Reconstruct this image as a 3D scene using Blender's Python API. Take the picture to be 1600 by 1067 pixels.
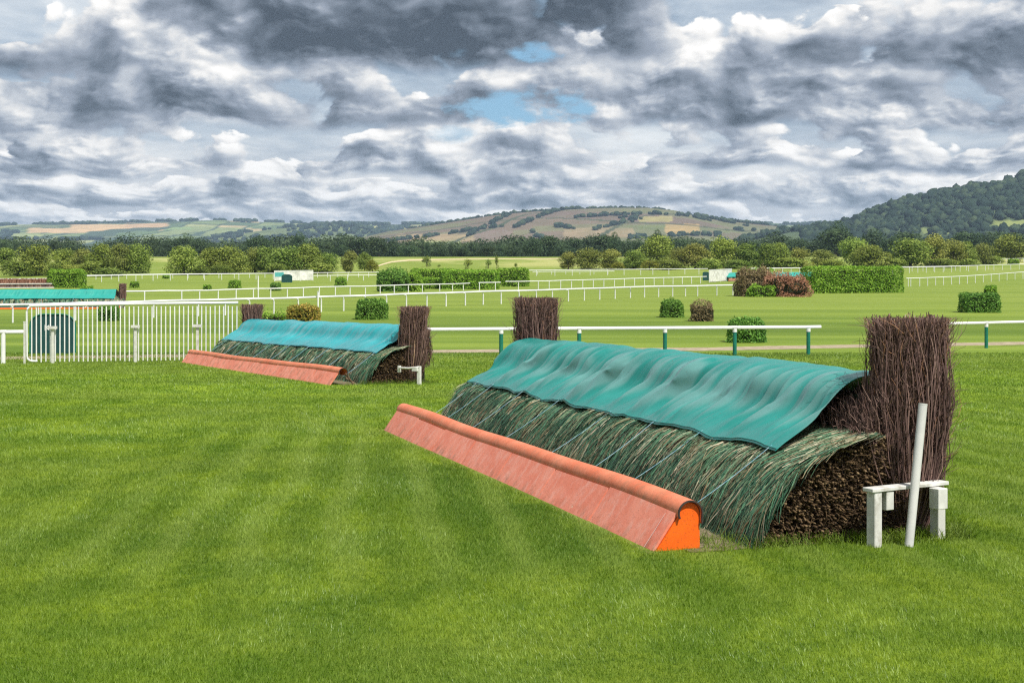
import bpy, math, random
import numpy as np
from mathutils import Vector

for o in list(bpy.data.objects):
    bpy.data.objects.remove(o)
SC = bpy.context.scene
COL = SC.collection
R = np.random.default_rng(11)
random.seed(5)

# ------------------------------------------------------------------ camera
F, CH, HY = 2222.0, 2.2, 440.0          # focal length in pixels of a 1600 px frame, eye height, horizon row
cam = bpy.data.cameras.new('camera')
cam.lens = 50.0
cam.sensor_width = 36.0
cam.sensor_fit = 'HORIZONTAL'
cam.shift_y = -(533.5 - HY) / 1600.0
cam.clip_start = 0.1
cam.clip_end = 40000
camo = bpy.data.objects.new('camera', cam)
COL.objects.link(camo)
camo.location = (0, 0, CH)
camo.rotation_euler = (math.radians(90), 0, 0)
SC.camera = camo

# ------------------------------------------------------------------ node helper
class NT:
    def __init__(self, tree):
        self.t = tree
        tree.nodes.clear()
    def n(self, typ, **kw):
        nd = self.t.nodes.new(typ)
        for k, v in kw.items():
            setattr(nd, k, v)
        return nd
    def put(self, sock, v):
        if v is None:
            return
        if hasattr(v, 'is_output'):
            self.t.links.new(v, sock)
        else:
            if sock.type == 'RGBA' and len(v) == 3:
                v = (*v, 1)
            sock.default_value = v
    def m(self, op, a, b=None, c=None, clamp=False):
        nd = self.n('ShaderNodeMath', operation=op, use_clamp=clamp)
        self.put(nd.inputs[0], a)
        self.put(nd.inputs[1], b)
        self.put(nd.inputs[2], c)
        return nd.outputs[0]
    def vec(self, x, y, z):
        nd = self.n('ShaderNodeCombineXYZ')
        self.put(nd.inputs[0], x); self.put(nd.inputs[1], y); self.put(nd.inputs[2], z)
        return nd.outputs[0]
    def sep(self, v):
        nd = self.n('ShaderNodeSeparateXYZ')
        self.put(nd.inputs[0], v)
        return nd.outputs
    def vm(self, op, a, b):
        nd = self.n('ShaderNodeVectorMath', operation=op)
        self.put(nd.inputs[0], a); self.put(nd.inputs[1], b)
        return nd.outputs[0]
    def noise(self, v, scale, detail=4, rough=0.5, dist=0.0, typ='FBM', lac=2.0):
        nd = self.n('ShaderNodeTexNoise', noise_type=typ)
        nd.inputs['Scale'].default_value = scale
        nd.inputs['Detail'].default_value = detail
        nd.inputs['Roughness'].default_value = rough
        nd.inputs['Lacunarity'].default_value = lac
        nd.inputs['Distortion'].default_value = dist
        self.put(nd.inputs['Vector'], v)
        return nd.outputs['Fac']
    def voro(self, v, scale, feature='F1', out='Distance'):
        nd = self.n('ShaderNodeTexVoronoi', feature=feature)
        nd.inputs['Scale'].default_value = scale
        self.put(nd.inputs['Vector'], v)
        return nd.outputs[out]
    def rng(self, v, a, b, c=0.0, d=1.0, smooth=True):
        nd = self.n('ShaderNodeMapRange', interpolation_type='SMOOTHSTEP' if smooth else 'LINEAR')
        nd.inputs[1].default_value = a; nd.inputs[2].default_value = b
        nd.inputs[3].default_value = c; nd.inputs[4].default_value = d
        self.put(nd.inputs[0], v)
        return nd.outputs[0]
    def mix(self, f, a, b, typ='MIX'):
        nd = self.n('ShaderNodeMix', data_type='RGBA', blend_type=typ)
        self.put(nd.inputs[0], f); self.put(nd.inputs[6], a); self.put(nd.inputs[7], b)
        return nd.outputs[2]
    def ramp(self, f, stops, interp='LINEAR'):
        nd = self.n('ShaderNodeValToRGB')
        cr = nd.color_ramp
        cr.interpolation = interp
        while len(cr.elements) < len(stops):
            cr.elements.new(0.5)
        for e, (p, c) in zip(cr.elements, stops):
            e.position = p
            e.color = (*c, 1)
        self.put(nd.inputs[0], f)
        return nd.outputs[0]
    def attr(self, name, out='Fac'):
        return self.n('ShaderNodeAttribute', attribute_name=name).outputs[out]
    def pos(self):
        return self.n('ShaderNodeNewGeometry').outputs['Position']

# ------------------------------------------------------------------ sky, sun, exposure
SUN = Vector((0.38, -0.52, 0.95)).normalized()
SUN_EL = math.asin(SUN.z)
SUN_AZ = math.atan2(SUN.x, SUN.y)        # clockwise from +Y

def build_sky():
    w = bpy.data.worlds.new("World")
    SC.world = w
    w.use_nodes = True
    w.cycles.sampling_method = 'MANUAL'
    w.cycles.sample_map_resolution = 256
    k = NT(w.node_tree)
    d = k.n('ShaderNodeTexCoord').outputs['Generated']
    x, y, z = k.sep(d)
    sky = k.n('ShaderNodeTexSky', sky_type='NISHITA')
    sky.sun_disc = False
    sky.sun_elevation = SUN_EL
    sky.sun_rotation = SUN_AZ
    zz = k.m('MAXIMUM', z, 0.0)
    az = k.m('ARCTAN2', x, y)
    u0 = k.m('DIVIDE', az, k.m('ADD', zz, 0.150))
    v0 = k.m('LOGARITHM', k.m('ADD', zz, 0.040), math.e)

    def n2(p, scale, det, rough=0.55, typ='FBM'):
        nd = k.n('ShaderNodeTexNoise', noise_type=typ, noise_dimensions='2D')
        nd.inputs['Scale'].default_value = scale
        nd.inputs['Detail'].default_value = det
        nd.inputs['Roughness'].default_value = rough
        k.put(nd.inputs['Vector'], p)
        return nd.outputs['Fac']
    def v2(p, scale):
        nd = k.n('ShaderNodeTexVoronoi', feature='SMOOTH_F1', voronoi_dimensions='2D')
        nd.inputs['Scale'].default_value = scale
        nd.inputs['Smoothness'].default_value = 0.35
        k.put(nd.inputs['Vector'], p)
        return nd.outputs['Distance']
    wob = n2(k.vec(u0, k.m('MULTIPLY', v0, 0.35), 0.0), 0.9, 5, 0.5)
    ROWS = 4.2
    r0 = k.m('ADD', k.m('MULTIPLY', v0, ROWS), k.m('MULTIPLY', wob, 2.2))

    def row(off):
        """one rank of cumulus: flat base at h = 0, heaped top above"""
        i = k.m('SUBTRACT', k.m('FLOOR', r0), float(off))
        h = k.m('SUBTRACT', r0, i)
        seed = k.m('MULTIPLY', k.m('FRACT', k.m('MULTIPLY', k.m('SINE', k.m('MULTIPLY', i, 12.9898)), 437.58)), 40.0)
        ui = k.m('DIVIDE', az, k.m('ADD', k.m('POWER', math.e, k.m('DIVIDE', k.m('SUBTRACT', i, 1.2), ROWS)), 0.085))
        def dens(du, dh, det):
            hh = k.m('ADD', h, dh)
            p = k.vec(k.m('ADD', k.m('ADD', k.m('MULTIPLY', ui, 1.45), seed), du), k.m('ADD', k.m('MULTIPLY', hh, 0.50), seed), 0.0)
            big = n2(p, 1.0, det, 0.54)
            wp = k.vm('ADD', p, k.vec(k.m('MULTIPLY', big, 0.55), k.m('MULTIPLY', big, -0.45), 0.0))
            b1 = v2(wp, 2.7); b2 = v2(wp, 7.5)
            s = k.m('ADD', big, k.m('MULTIPLY', k.m('SUBTRACT', 0.40, b1), 0.24))
            s = k.m('ADD', s, k.m('MULTIPLY', k.m('SUBTRACT', 0.40, b2), 0.085))
            return k.m('SUBTRACT', s, k.m('MULTIPLY', hh, 0.17))
        d0 = dens(0, 0, 8)
        d1 = dens(0.07, 0.20, 5)
        df = dens(0.018, 0.055, 7)
        c = 0.25
        a = k.m('MULTIPLY', k.rng(d0, c, c + 0.05), k.rng(h, 0.0, 0.30))
        lit = k.m('ADD', k.m('MULTIPLY', k.m('MINIMUM', h, 1.05), 0.33), k.m('MULTIPLY', k.m('SUBTRACT', d0, d1), 2.0))
        lit = k.m('ADD', lit, k.m('MULTIPLY', k.m('SUBTRACT', d0, df), 2.0))
        lit = k.m('ADD', k.m('ADD', lit, 0.08), k.rng(d0, c, c + 0.16, 0.14, 0.0))
        return a, lit, d0
    aF, lF, dF = row(0)
    aB, lB, dB = row(1)
    fil = n2(k.vec(k.m('MULTIPLY', u0, 4.0), k.m('MULTIPLY', v0, 5.0), 0.0), 1.0, 9, 0.62)

    veil = k.m('ADD', 0.50, k.m('MULTIPLY', k.m('SUBTRACT', n2(k.vec(k.m('MULTIPLY', u0, 1.6), k.m('MULTIPLY', v0, 4.0), 0.0), 1.0, 8, 0.58), 0.5), 1.1))
    lum = k.m('ADD', k.m('MULTIPLY', lB, aB), k.m('MULTIPLY', veil, k.m('SUBTRACT', 1.0, aB)))
    lum = k.m('ADD', k.m('MULTIPLY', lF, aF), k.m('MULTIPLY', lum, k.m('SUBTRACT', 1.0, aF)))

    def blob(px, py, sx, sy, ragged=0.5):
        a0 = math.atan2(px - 800, F)
        z0 = (HY - py) / math.hypot(F, px - 800)
        rx = k.m('DIVIDE', k.m('SUBTRACT', az, a0), sx / F)
        ry = k.m('DIVIDE', k.m('SUBTRACT', z, z0), sy / F)
        r = k.m('ADD', k.m('MULTIPLY', rx, rx), k.m('MULTIPLY', ry, ry))
        return k.m('ADD', r, k.m('MULTIPLY', k.m('SUBTRACT', fil, 0.5), 14.0 * ragged))
    def soft(*a):
        return k.rng(blob(*a), 0.1, 1.8, 1.0, 0.0)
    lum = k.m('ADD', lum, 0.18)
    for b_, a_ in ((soft(650, 12, 400, 95, .15), -0.52), (soft(1500, 110, 240, 70, .4), -0.20), (soft(560, 155, 260, 30, .3), -0.14), (soft(110, 130, 190, 45, .3), -0.18), (soft(1180, 150, 200, 40, .3), -0.12),
                   (soft(250, 40, 150, 70, .2), 0.22), (soft(1090, 40, 130, 50, .2), 0.10)):
        lum = k.m('ADD', lum, k.m('MULTIPLY', b_, a_))
    cc = k.ramp(lum, [(0.0, (0.055, 0.070, 0.092)), (0.22, (0.150, 0.180, 0.225)), (0.45, (0.315, 0.355, 0.425)),
                      (0.64, (0.56, 0.59, 0.635)), (0.84, (0.93, 0.91, 0.88)), (1.0, (1.10, 1.07, 1.03))])
    low = k.rng(z, 0.0, 0.085, 1.0, 0.0)
    pale = k.mix(k.m('MULTIPLY', lum, 1.0, clamp=True), (0.27, 0.37, 0.48), (1.02, 1.02, 1.02))
    cc = k.mix(k.m('MULTIPLY', low, 0.85), cc, pale)
    def op(*a):
        return k.rng(blob(*a), -0.2, 1.6, 1.0, 0.0)
    gap = k.m('MAXIMUM', op(810, 165, 80, 30, .75), op(850, 88, 50, 16, .75))
    gap = k.m('MAXIMUM', gap, k.m('MULTIPLY', op(700, 212, 40, 14, .5), 0.6))
    none = k.m('MULTIPLY', k.m('SUBTRACT', 1.0, aF), k.m('SUBTRACT', 1.0, aB))
    hole = k.m('MAXIMUM', gap, k.m('MULTIPLY', none, k.rng(z, 0.05, 0.12, 0.0, 0.25)))
    blue = k.mix(0.6, sky.outputs[0], (1.35, 3.6, 5.6))
    col = k.mix(hole, k.vm('MULTIPLY', cc, (8.0, 8.0, 8.0)), blue)
    bg = k.n('ShaderNodeBackground')
    k.put(bg.inputs[0], col)
    bg.inputs[1].default_value = 0.1
    out = k.n('ShaderNodeOutputWorld')
    k.t.links.new(bg.outputs[0], out.inputs[0])
build_sky()

sun = bpy.data.lights.new('sun', 'SUN')
sun.energy = 4.6
sun.angle = math.radians(0.6)
sun.color = (1.0, 0.95, 0.87)
suno = bpy.data.objects.new('sun', sun)
COL.objects.link(suno)
suno.location = SUN * 50
suno.rotation_euler = SUN.to_track_quat('Z', 'Y').to_euler()

vs = SC.view_settings
vs.view_transform = 'Standard'
vs.look = 'None'
vs.exposure = 0.40
vs.gamma = 1.0
SC.cycles.use_denoising = False
SC.cycles.filter_width = 1.25
SC.cycles.max_bounces = 6
SC.cycles.transparent_max_bounces = 6
SC.cycles.volume_bounces = 0

# ------------------------------------------------------------------ terrain profile
GY = np.array([-400, 0, 12, 20, 34, 51.5, 80, 117, 150, 202, 278, 358, 640, 900, 1500, 3000, 9500.0])
GZ = np.array([0, 0, 0, -0.07, -0.25, -0.45, -0.25, 0.40, 0.78, 1.40, 3.60, 6.2, 12.9, 13.5, 6.0, 0, 0.0])
def _slopes():
    h = np.diff(GY); dl = np.diff(GZ) / h
    m = np.zeros(len(GY))
    for i in range(1, len(GY) - 1):
        if dl[i - 1] * dl[i] > 0:
            w1, w2 = 2 * h[i] + h[i - 1], h[i] + 2 * h[i - 1]
            m[i] = (w1 + w2) / (w1 / dl[i - 1] + w2 / dl[i])
    return m
GM = _slopes()
def gz(Y):
    Y = np.clip(np.asarray(Y, float), GY[0], GY[-1])
    i = np.clip(np.searchsorted(GY, Y) - 1, 0, len(GY) - 2)
    h = GY[i + 1] - GY[i]; t = (Y - GY[i]) / h
    return ((1 + 2 * t) * (1 - t) ** 2 * GZ[i] + t * (1 - t) ** 2 * h * GM[i]
            + t * t * (3 - 2 * t) * GZ[i + 1] + t * t * (t - 1) * h * GM[i + 1])
_TY = np.concatenate([np.arange(5, 60, .02), np.arange(60, 900, .2)])
_TP = HY + (CH - gz(_TY)) * F / _TY
_TPM = np.minimum.accumulate(_TP)
def at(px, py):
    """the ground point seen at a place in a 1600 px photograph taken from the eye point"""
    i = int(np.searchsorted(-_TPM, -py))
    i = min(max(i, 1), len(_TY) - 1)
    Y = float(_TY[i])
    return Vector(((px - 800) / F * Y, Y, float(gz(Y))))
def scale_at(p):
    return F / p.y

# ------------------------------------------------------------------ object helpers
def tag(o, label=None, cat=None, group=None, kind=None):
    if label: o['label'] = label
    if cat: o['category'] = cat
    if group: o['group'] = group
    if kind: o['kind'] = kind
    return o
def thing(name, label, cat, loc=(0, 0, 0), group=None):
    o = bpy.data.objects.new(name, None)
    COL.objects.link(o)
    o.location = loc
    o.empty_display_size = 0.2
    return tag(o, label, cat, group)
def origin(o):
    v = Vector((0, 0, 0))
    while o is not None:
        v = v + o.location
        o = o.parent
    return v
def link_mesh(name, me, parent=None):
    o = bpy.data.objects.new(name, me)
    COL.objects.link(o)
    if parent is not None:
        o.parent = parent
    return o
def np_mesh(name, verts, quads=None, tris=None, mats=(), tint=None, parent=None, smooth=False, color=None, mat_index=None):
    """one mesh object from arrays (world coordinates)"""
    verts = np.asarray(verts, np.float32)
    if parent is not None:
        verts = verts - np.array(origin(parent), np.float32)
    me = bpy.data.meshes.new(name)
    me.vertices.add(len(verts))
    me.vertices.foreach_set('co', verts.ravel())
    loops, starts, n = [], [], 0
    for arr, kk in ((quads, 4), (tris, 3)):
        if arr is not None and len(arr):
            arr = np.asarray(arr, np.int32)
            loops.append(arr.ravel())
            starts.append(n + np.arange(len(arr), dtype=np.int32) * kk)
            n += arr.size
    loops = np.concatenate(loops); starts = np.concatenate(starts)
    me.loops.add(len(loops)); me.loops.foreach_set('vertex_index', loops)
    me.polygons.add(len(starts)); me.polygons.foreach_set('loop_start', starts)
    me.update(calc_edges=True)
    if smooth:
        me.polygons.foreach_set('use_smooth', np.ones(len(starts), bool))
    if mat_index is not None:
        me.polygons.foreach_set('material_index', np.asarray(mat_index, np.int32))
    if tint is not None:
        a = me.attributes.new('tint', 'FLOAT', 'POINT')
        a.data.foreach_set('value', np.asarray(tint, np.float32))
    if color is not None:
        a = me.attributes.new('paint', 'FLOAT_COLOR', 'POINT')
        c4 = np.ones((len(verts), 4), np.float32); c4[:, :3] = color
        a.data.foreach_set('color', c4.ravel())
    for m_ in mats:
        me.materials.append(m_)
    me.validate()
    return link_mesh(name, me, parent)

class MB:
    """collects solid shapes, then links them as ONE mesh object"""
    def __init__(self):
        self.v, self.f, self.sm = [], [], []
    def add(self, vs, fs, smooth=False):
        b = len(self.v)
        self.v += [tuple(p) for p in vs]
        self.f += [tuple(i + b for i in f) for f in fs]
        self.sm += [smooth] * len(fs)
        return self
    def box(self, c, sx, sy, sz, ax=None, bev=0.0):
        """box centred on c; ax = horizontal direction of its first side"""
        a = Vector(ax).normalized() if ax is not None else Vector((1, 0, 0))
        zu = Vector((0, 0, 1))
        if abs(a.z) > .9: zu = Vector((0, 1, 0))
        b = zu.cross(a).normalized(); c2 = a.cross(b)
        c = Vector(c)
        if bev <= 0:
            p = [c + a * (sx / 2 * i) + b * (sy / 2 * j) + c2 * (sz / 2 * l) for l in (-1, 1) for j in (-1, 1) for i in (-1, 1)]
            return self.add(p, [(0, 2, 3, 1), (4, 5, 7, 6), (0, 1, 5, 4), (2, 6, 7, 3), (0, 4, 6, 2), (1, 3, 7, 5)])
        # chamfered box
        vs, idx = [], {}
        h = (sx / 2, sy / 2, sz / 2)
        for l in (-1, 1):
            for j in (-1, 1):
                for i in (-1, 1):
                    for axn in range(3):
                        q = [i * (h[0] - bev), j * (h[1] - bev), l * (h[2] - bev)]
                        q[axn] += (i, j, l)[axn] * bev
                        idx[(i, j, l, axn)] = len(vs)
                        vs.append(c + a * q[0] + b * q[1] + c2 * q[2])
        fs = []
        for axn in range(3):
            o1, o2 = [(1, 2), (2, 0), (0, 1)][axn]
            for sgn in (-1, 1):
                loop = []
                for e1, e2 in ((-1, -1), (1, -1), (1, 1), (-1, 1)):
                    kk = [0, 0, 0]; kk[axn] = sgn; kk[o1] = e1; kk[o2] = e2
                    loop.append(idx[(kk[0], kk[1], kk[2], axn)])
                fs.append(tuple(loop if sgn > 0 else loop[::-1]))
        for axn in range(3):
            o1, o2 = [(1, 2), (2, 0), (0, 1)][axn]
            for e1 in (-1, 1):
                for e2 in (-1, 1):
                    ka = [0, 0, 0]; kb = [0, 0, 0]
                    ka[axn] = -1; kb[axn] = 1
                    for q in (ka, kb): q[o1] = e1; q[o2] = e2
                    lp = [idx[(*ka, o1)], idx[(*kb, o1)], idx[(*kb, o2)], idx[(*ka, o2)]]
                    fs.append(tuple(lp if e1 * e2 > 0 else lp[::-1]))
        for i in (-1, 1):
            for j in (-1, 1):
                for l in (-1, 1):
                    lp = [idx[(i, j, l, 0)], idx[(i, j, l, 1)], idx[(i, j, l, 2)]]
                    fs.append(tuple(lp if i * j * l > 0 else lp[::-1]))
        return self.add(vs, fs)
    def tube(self, pts, r, n=10, caps=True, squash=1.0):
        pts = [Vector(p) for p in pts]
        rs = r if isinstance(r, (list, tuple)) else [r] * len(pts)
        vs = []
        for i, p in enumerate(pts):
            d = (pts[min(i + 1, len(pts) - 1)] - pts[max(i - 1, 0)]).normalized()
            up = Vector((0, 0, 1)) if abs(d.z) < .9 else Vector((0, 1, 0))
            a = d.cross(up).normalized(); b = a.cross(d)
            for q in range(n):
                an = 2 * math.pi * q / n
                vs.append(p + (a * math.cos(an) * squash + b * math.sin(an)) * rs[i])
        fs = []
        for i in range(len(pts) - 1):
            for q in range(n):
                q2 = (q + 1) % n
                fs.append((i * n + q, i * n + q2, (i + 1) * n + q2, (i + 1) * n + q))
        self.add(vs, fs, True)
        if caps:
            b = len(pts) - 1
            self.add(vs[:n][::-1], [tuple(range(n))])
            self.add(vs[b * n:], [tuple(range(n))])
        return self
    def prism(self, poly, off):
        """extrude a planar polygon (world points) by a vector"""
        n = len(poly); off = Vector(off)
        a = [Vector(p) for p in poly]; b = [p + off for p in a]
        fs = [tuple(range(n))[::-1], tuple(range(n, 2 * n))] + [(i, (i + 1) % n, n + (i + 1) % n, n + i) for i in range(n)]
        return self.add(a + b, fs)
    def build(self, name, mat, parent=None):
        o0 = origin(parent) if parent is not None else Vector((0, 0, 0))
        me = bpy.data.meshes.new(name)
        me.from_pydata([tuple(Vector(p) - o0) for p in self.v], [], self.f)
        me.polygons.foreach_set('use_smooth', self.sm)
        me.materials.append(mat)
        me.update()
        return link_mesh(name, me, parent)

def sticks(p0, p1, r0, r1, nseg=4, bow=0.03, wob=0.0, sides=3, tint=None, tip=None, flare=1.0):
    """N bent tapering sticks at once: verts, quads, tint"""
    p0 = np.asarray(p0, float); p1 = np.asarray(p1, float); N = len(p0)
    d = p1 - p0; ln = np.linalg.norm(d, axis=1, keepdims=True) + 1e-9
    d = d / ln
    ref = np.where(np.abs(d[:, 2:3]) < .9, np.array([[0, 0, 1.0]]), np.array([[0, 1.0, 0]]))
    a = np.cross(d, ref); a /= np.linalg.norm(a, axis=1, keepdims=True)
    b = np.cross(d, a)
    x = np.linspace(0, 1, nseg + 1)[None, :, None]
    bd = (a * R.normal(0, 1, (N, 1)) + b * R.normal(0, 1, (N, 1))) * bow * ln
    c = p0[:, None] + (p1 - p0)[:, None] * x
    if flare != 1.0:
        c[:, :, :2] = p0[:, None, :2] + (p1 - p0)[:, None, :2] * x ** flare
    c += bd[:, None] * 4 * x * (1 - x)
    if wob:
        c[:, 1:] += R.normal(0, wob, c[:, 1:].shape)
    rr = (np.broadcast_to(np.asarray(r0, float).reshape(-1, 1), (N, 1)) * (1 - x[0, :, 0])[None]
          + np.broadcast_to(np.asarray(r1, float).reshape(-1, 1), (N, 1)) * x[0, :, 0][None])
    an = 2 * np.pi * np.arange(sides) / sides
    ring = a[:, None, None] * np.cos(an)[None, None, :, None] + b[:, None, None] * np.sin(an)[None, None, :, None]
    v = c[:, :, None] + ring * rr[:, :, None, None]
    base = (np.arange(N) * (nseg + 1) * sides)[:, None, None]
    i = np.arange(nseg)[None, :, None]; q = np.arange(sides)[None, None]
    q2 = (q + 1) % sides
    f = np.stack([base + i * sides + q, base + i * sides + q2, base + (i + 1) * sides + q2, base + (i + 1) * sides + q], -1).reshape(-1, 4)
    if tint is None: tint = R.random(N)
    tt = np.repeat(np.asarray(tint)[:, None], (nseg + 1), 1)
    if tip is not None:
        tt[:, -1] = tip
    tt = np.repeat(tt.reshape(-1), sides)
    return v.reshape(-1, 3), f, tt
def join_np(parts):
    vs, fs, ts, n = [], [], [], 0
    for v, f, t in parts:
        vs.append(v); fs.append(f + n); ts.append(t); n += len(v)
    return np.concatenate(vs), np.concatenate(fs), np.concatenate(ts)
def leaf_quads(p, nrm, size, tint, flat=0.6, aspect=0.6):
    """one small leaf-shaped quad at every point"""
    N = len(p)
    nn = nrm * flat + R.normal(0, 1, (N, 3)) * (1 - flat) * 1.3
    nn /= np.linalg.norm(nn, axis=1, keepdims=True) + 1e-9
    a = np.cross(nn, R.normal(0, 1, (N, 3))); a /= np.linalg.norm(a, axis=1, keepdims=True) + 1e-9
    b = np.cross(nn, a)
    s = np.broadcast_to(np.asarray(size, float), (N,))[:, None] * R.uniform(.6, 1.3, (N, 1))
    v = np.stack([p - a * s, p + b * s * aspect, p + a * s, p - b * s * aspect], 1)
    f = np.arange(N * 4).reshape(N, 4)
    return v.reshape(-1, 3), f, np.repeat(tint, 4)

# ------------------------------------------------------------------ materials
def material(name):
    m_ = bpy.data.materials.new(name)
    m_.use_nodes = True
    return m_, NT(m_.node_tree)
def finish(k, bsdf, disp=None):
    out = k.n('ShaderNodeOutputMaterial')
    k.t.links.new(bsdf, out.inputs[0])
def principled(k, col, rough=0.6, spec=0.4, bump=None, bstr=0.3, bdist=0.02, **kw):
    b = k.n('ShaderNodeBsdfPrincipled')
    k.put(b.inputs['Base Color'], col)
    k.put(b.inputs['Roughness'], rough)
    k.put(b.inputs['Specular IOR Level'], spec)
    for kk, vv in kw.items():
        k.put(b.inputs[kk], vv)
    if bump is not None:
        bn = k.n('ShaderNodeBump')
        bn.inputs['Strength'].default_value = bstr
        bn.inputs['Distance'].default_value = bdist
        k.put(bn.inputs['Height'], bump)
        k.t.links.new(bn.outputs[0], b.inputs['Normal'])
    return b.outputs[0]

J_P, J_U, J_V = (1.136, 11.58), (-0.306, 0.952), (0.952, 0.306)   # foot line of the near jump
def grass_colour(k, dry=None):
    """turf colour by place: mowing bands, worn and darker patches, painted cloud shade; paler and yellower further out"""
    p = k.pos()
    x, y, z = k.sep(p)
    n1 = k.noise(p, 0.22, 3, 0.55)
    n2 = k.noise(k.vec(k.m('MULTIPLY', x, 0.8), k.m('MULTIPLY', y, 0.5), 0.0), 1.5, 4, 0.6)
    n3 = k.noise(p, 9.0, 3, 0.6)
    near = k.mix(k.rng(n2, 0.34, 0.66), (0.148, 0.255, 0.008), (0.315, 0.430, 0.024))
    near = k.mix(k.m('MULTIPLY', k.rng(n1, 0.42, 0.66), 0.7), near, (0.26, 0.35, 0.045))
    near = k.mix(k.rng(n3, 0.36, 0.62, 0.42, 0.0), near, (0.060, 0.150, 0.004))
    cloud_shade = k.noise(k.vec(k.m('MULTIPLY', x, 0.16), k.m('MULTIPLY', y, 0.42), 8.0), 1.0, 4, 0.6)
    near = k.mix(k.rng(cloud_shade, 0.50, 0.66, 0.0, 0.50), near, (0.085, 0.190, 0.005))  # cloud shade put into the turf colour as dark noise bands
    # curved mowing bands on the landing side of the near jump
    warp = k.noise(k.vec(k.m('MULTIPLY', x, 0.35), k.m('MULTIPLY', y, 0.12), 5.0), 1.0, 2)
    sx = k.m('ADD', k.m('ADD', x, k.m('MULTIPLY', k.m('POWER', k.m('MAXIMUM', k.m('SUBTRACT', y, 8.0), 0.0), 1.4), 0.035)),
             k.m('MULTIPLY', warp, 1.0))
    st = k.m('SINE', k.m('MULTIPLY', sx, 8.6))
    stm = k.m('MULTIPLY', k.rng(y, 9.0, 12.0), k.rng(y, 22.0, 34.0, 1.0, 0.0))
    stm = k.m('MULTIPLY', stm, k.rng(x, -5.5, -3.0)); 
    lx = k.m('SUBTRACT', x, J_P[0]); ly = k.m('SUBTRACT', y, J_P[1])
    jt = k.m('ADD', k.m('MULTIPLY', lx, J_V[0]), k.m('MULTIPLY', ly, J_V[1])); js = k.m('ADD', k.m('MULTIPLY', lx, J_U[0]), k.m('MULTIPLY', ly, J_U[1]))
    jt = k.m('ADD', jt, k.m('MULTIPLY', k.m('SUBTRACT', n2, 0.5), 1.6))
    dark_amt = k.m('MULTIPLY', k.m('MULTIPLY', k.rng(jt, -2.0, -0.7), k.rng(jt, -0.25, 0.0, 1.0, 0.0)), k.m('MULTIPLY', k.rng(js, -1.2, 0.3), k.rng(js, 5.0, 8.5, 1.0, 0.0)))
    near = k.mix(k.m('MULTIPLY', dark_amt, 0.7), near, (0.070, 0.165, 0.006))  # darker green zone along the front of the take-off board
    near = k.mix(k.m('MULTIPLY', stm, k.rng(st, 0.1, 0.9, 0.0, 0.42)), near, (0.30, 0.40, 0.075))
    near = k.mix(k.m('MULTIPLY', stm, k.rng(st, -0.9, -0.3, 0.32, 0.0)), near, (0.090, 0.175, 0.010))
    # broad cross bands further out
    yb = k.m('ADD', k.m('MULTIPLY', y, 1.0), k.m('MULTIPLY', x, 0.06))
    b1 = k.noise(k.vec(k.m('MULTIPLY', x, 0.010), k.m('MULTIPLY', yb, 0.16), 0.0), 1.0, 4, 0.62)
    b2 = k.noise(k.vec(k.m('MULTIPLY', x, 0.09), k.m('MULTIPLY', yb, 0.7), 4.0), 1.0, 5, 0.7)
    far = k.mix(k.rng(b1, 0.36, 0.62), (0.084, 0.150, 0.014), (0.190, 0.258, 0.036))
    far = k.mix(k.rng(y, 70.0, 130.0, 0.0, 0.55), far, (0.208, 0.258, 0.048))
    blot = k.noise(p, 0.09, 5, 0.65)
    far = k.mix(k.rng(blot, 0.42, 0.66, 0.0, 0.40), far, (0.13, 0.195, 0.022))
    far = k.mix(k.rng(b2, 0.42, 0.74, 0.0, 0.26), far, (0.115, 0.175, 0.022))
    far = k.mix(k.rng(b2, 0.26, 0.46, 0.18, 0.0), far, (0.31, 0.35, 0.085))
    far = k.mix(k.rng(n3, 0.3, 0.7, 0.0, 0.22), far, (0.14, 0.20, 0.03))
    patch = k.noise(k.vec(k.m('MULTIPLY', x, 0.03), k.m('MULTIPLY', y, 0.012), 2.0), 1.0, 4, 0.6)
    far = k.mix(k.m('MULTIPLY', k.rng(y, 250.0, 420.0), k.rng(patch, 0.45, 0.62, 0.0, 0.7)), far, (0.42, 0.40, 0.16))
    d = k.m('ADD', y, k.m('MULTIPLY', k.m('SUBTRACT', n1, 0.5), 26.0))
    col = k.mix(k.rng(d, 20.0, 62.0), near, far)
    # dark band crossing beyond the running rail
    band = k.m('MULTIPLY', k.rng(yb, 66.0, 72.0), k.rng(yb, 82.0, 92.0, 1.0, 0.0))
    bx = k.noise(k.vec(k.m('MULTIPLY', x, 0.04), k.m('MULTIPLY', yb, 0.25), 7.0), 1.0, 3)
    col = k.mix(k.m('MULTIPLY', band, k.rng(bx, 0.35, 0.6, 0.35, 0.75)), col, (0.085, 0.140, 0.016))
    return col, n3

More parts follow.
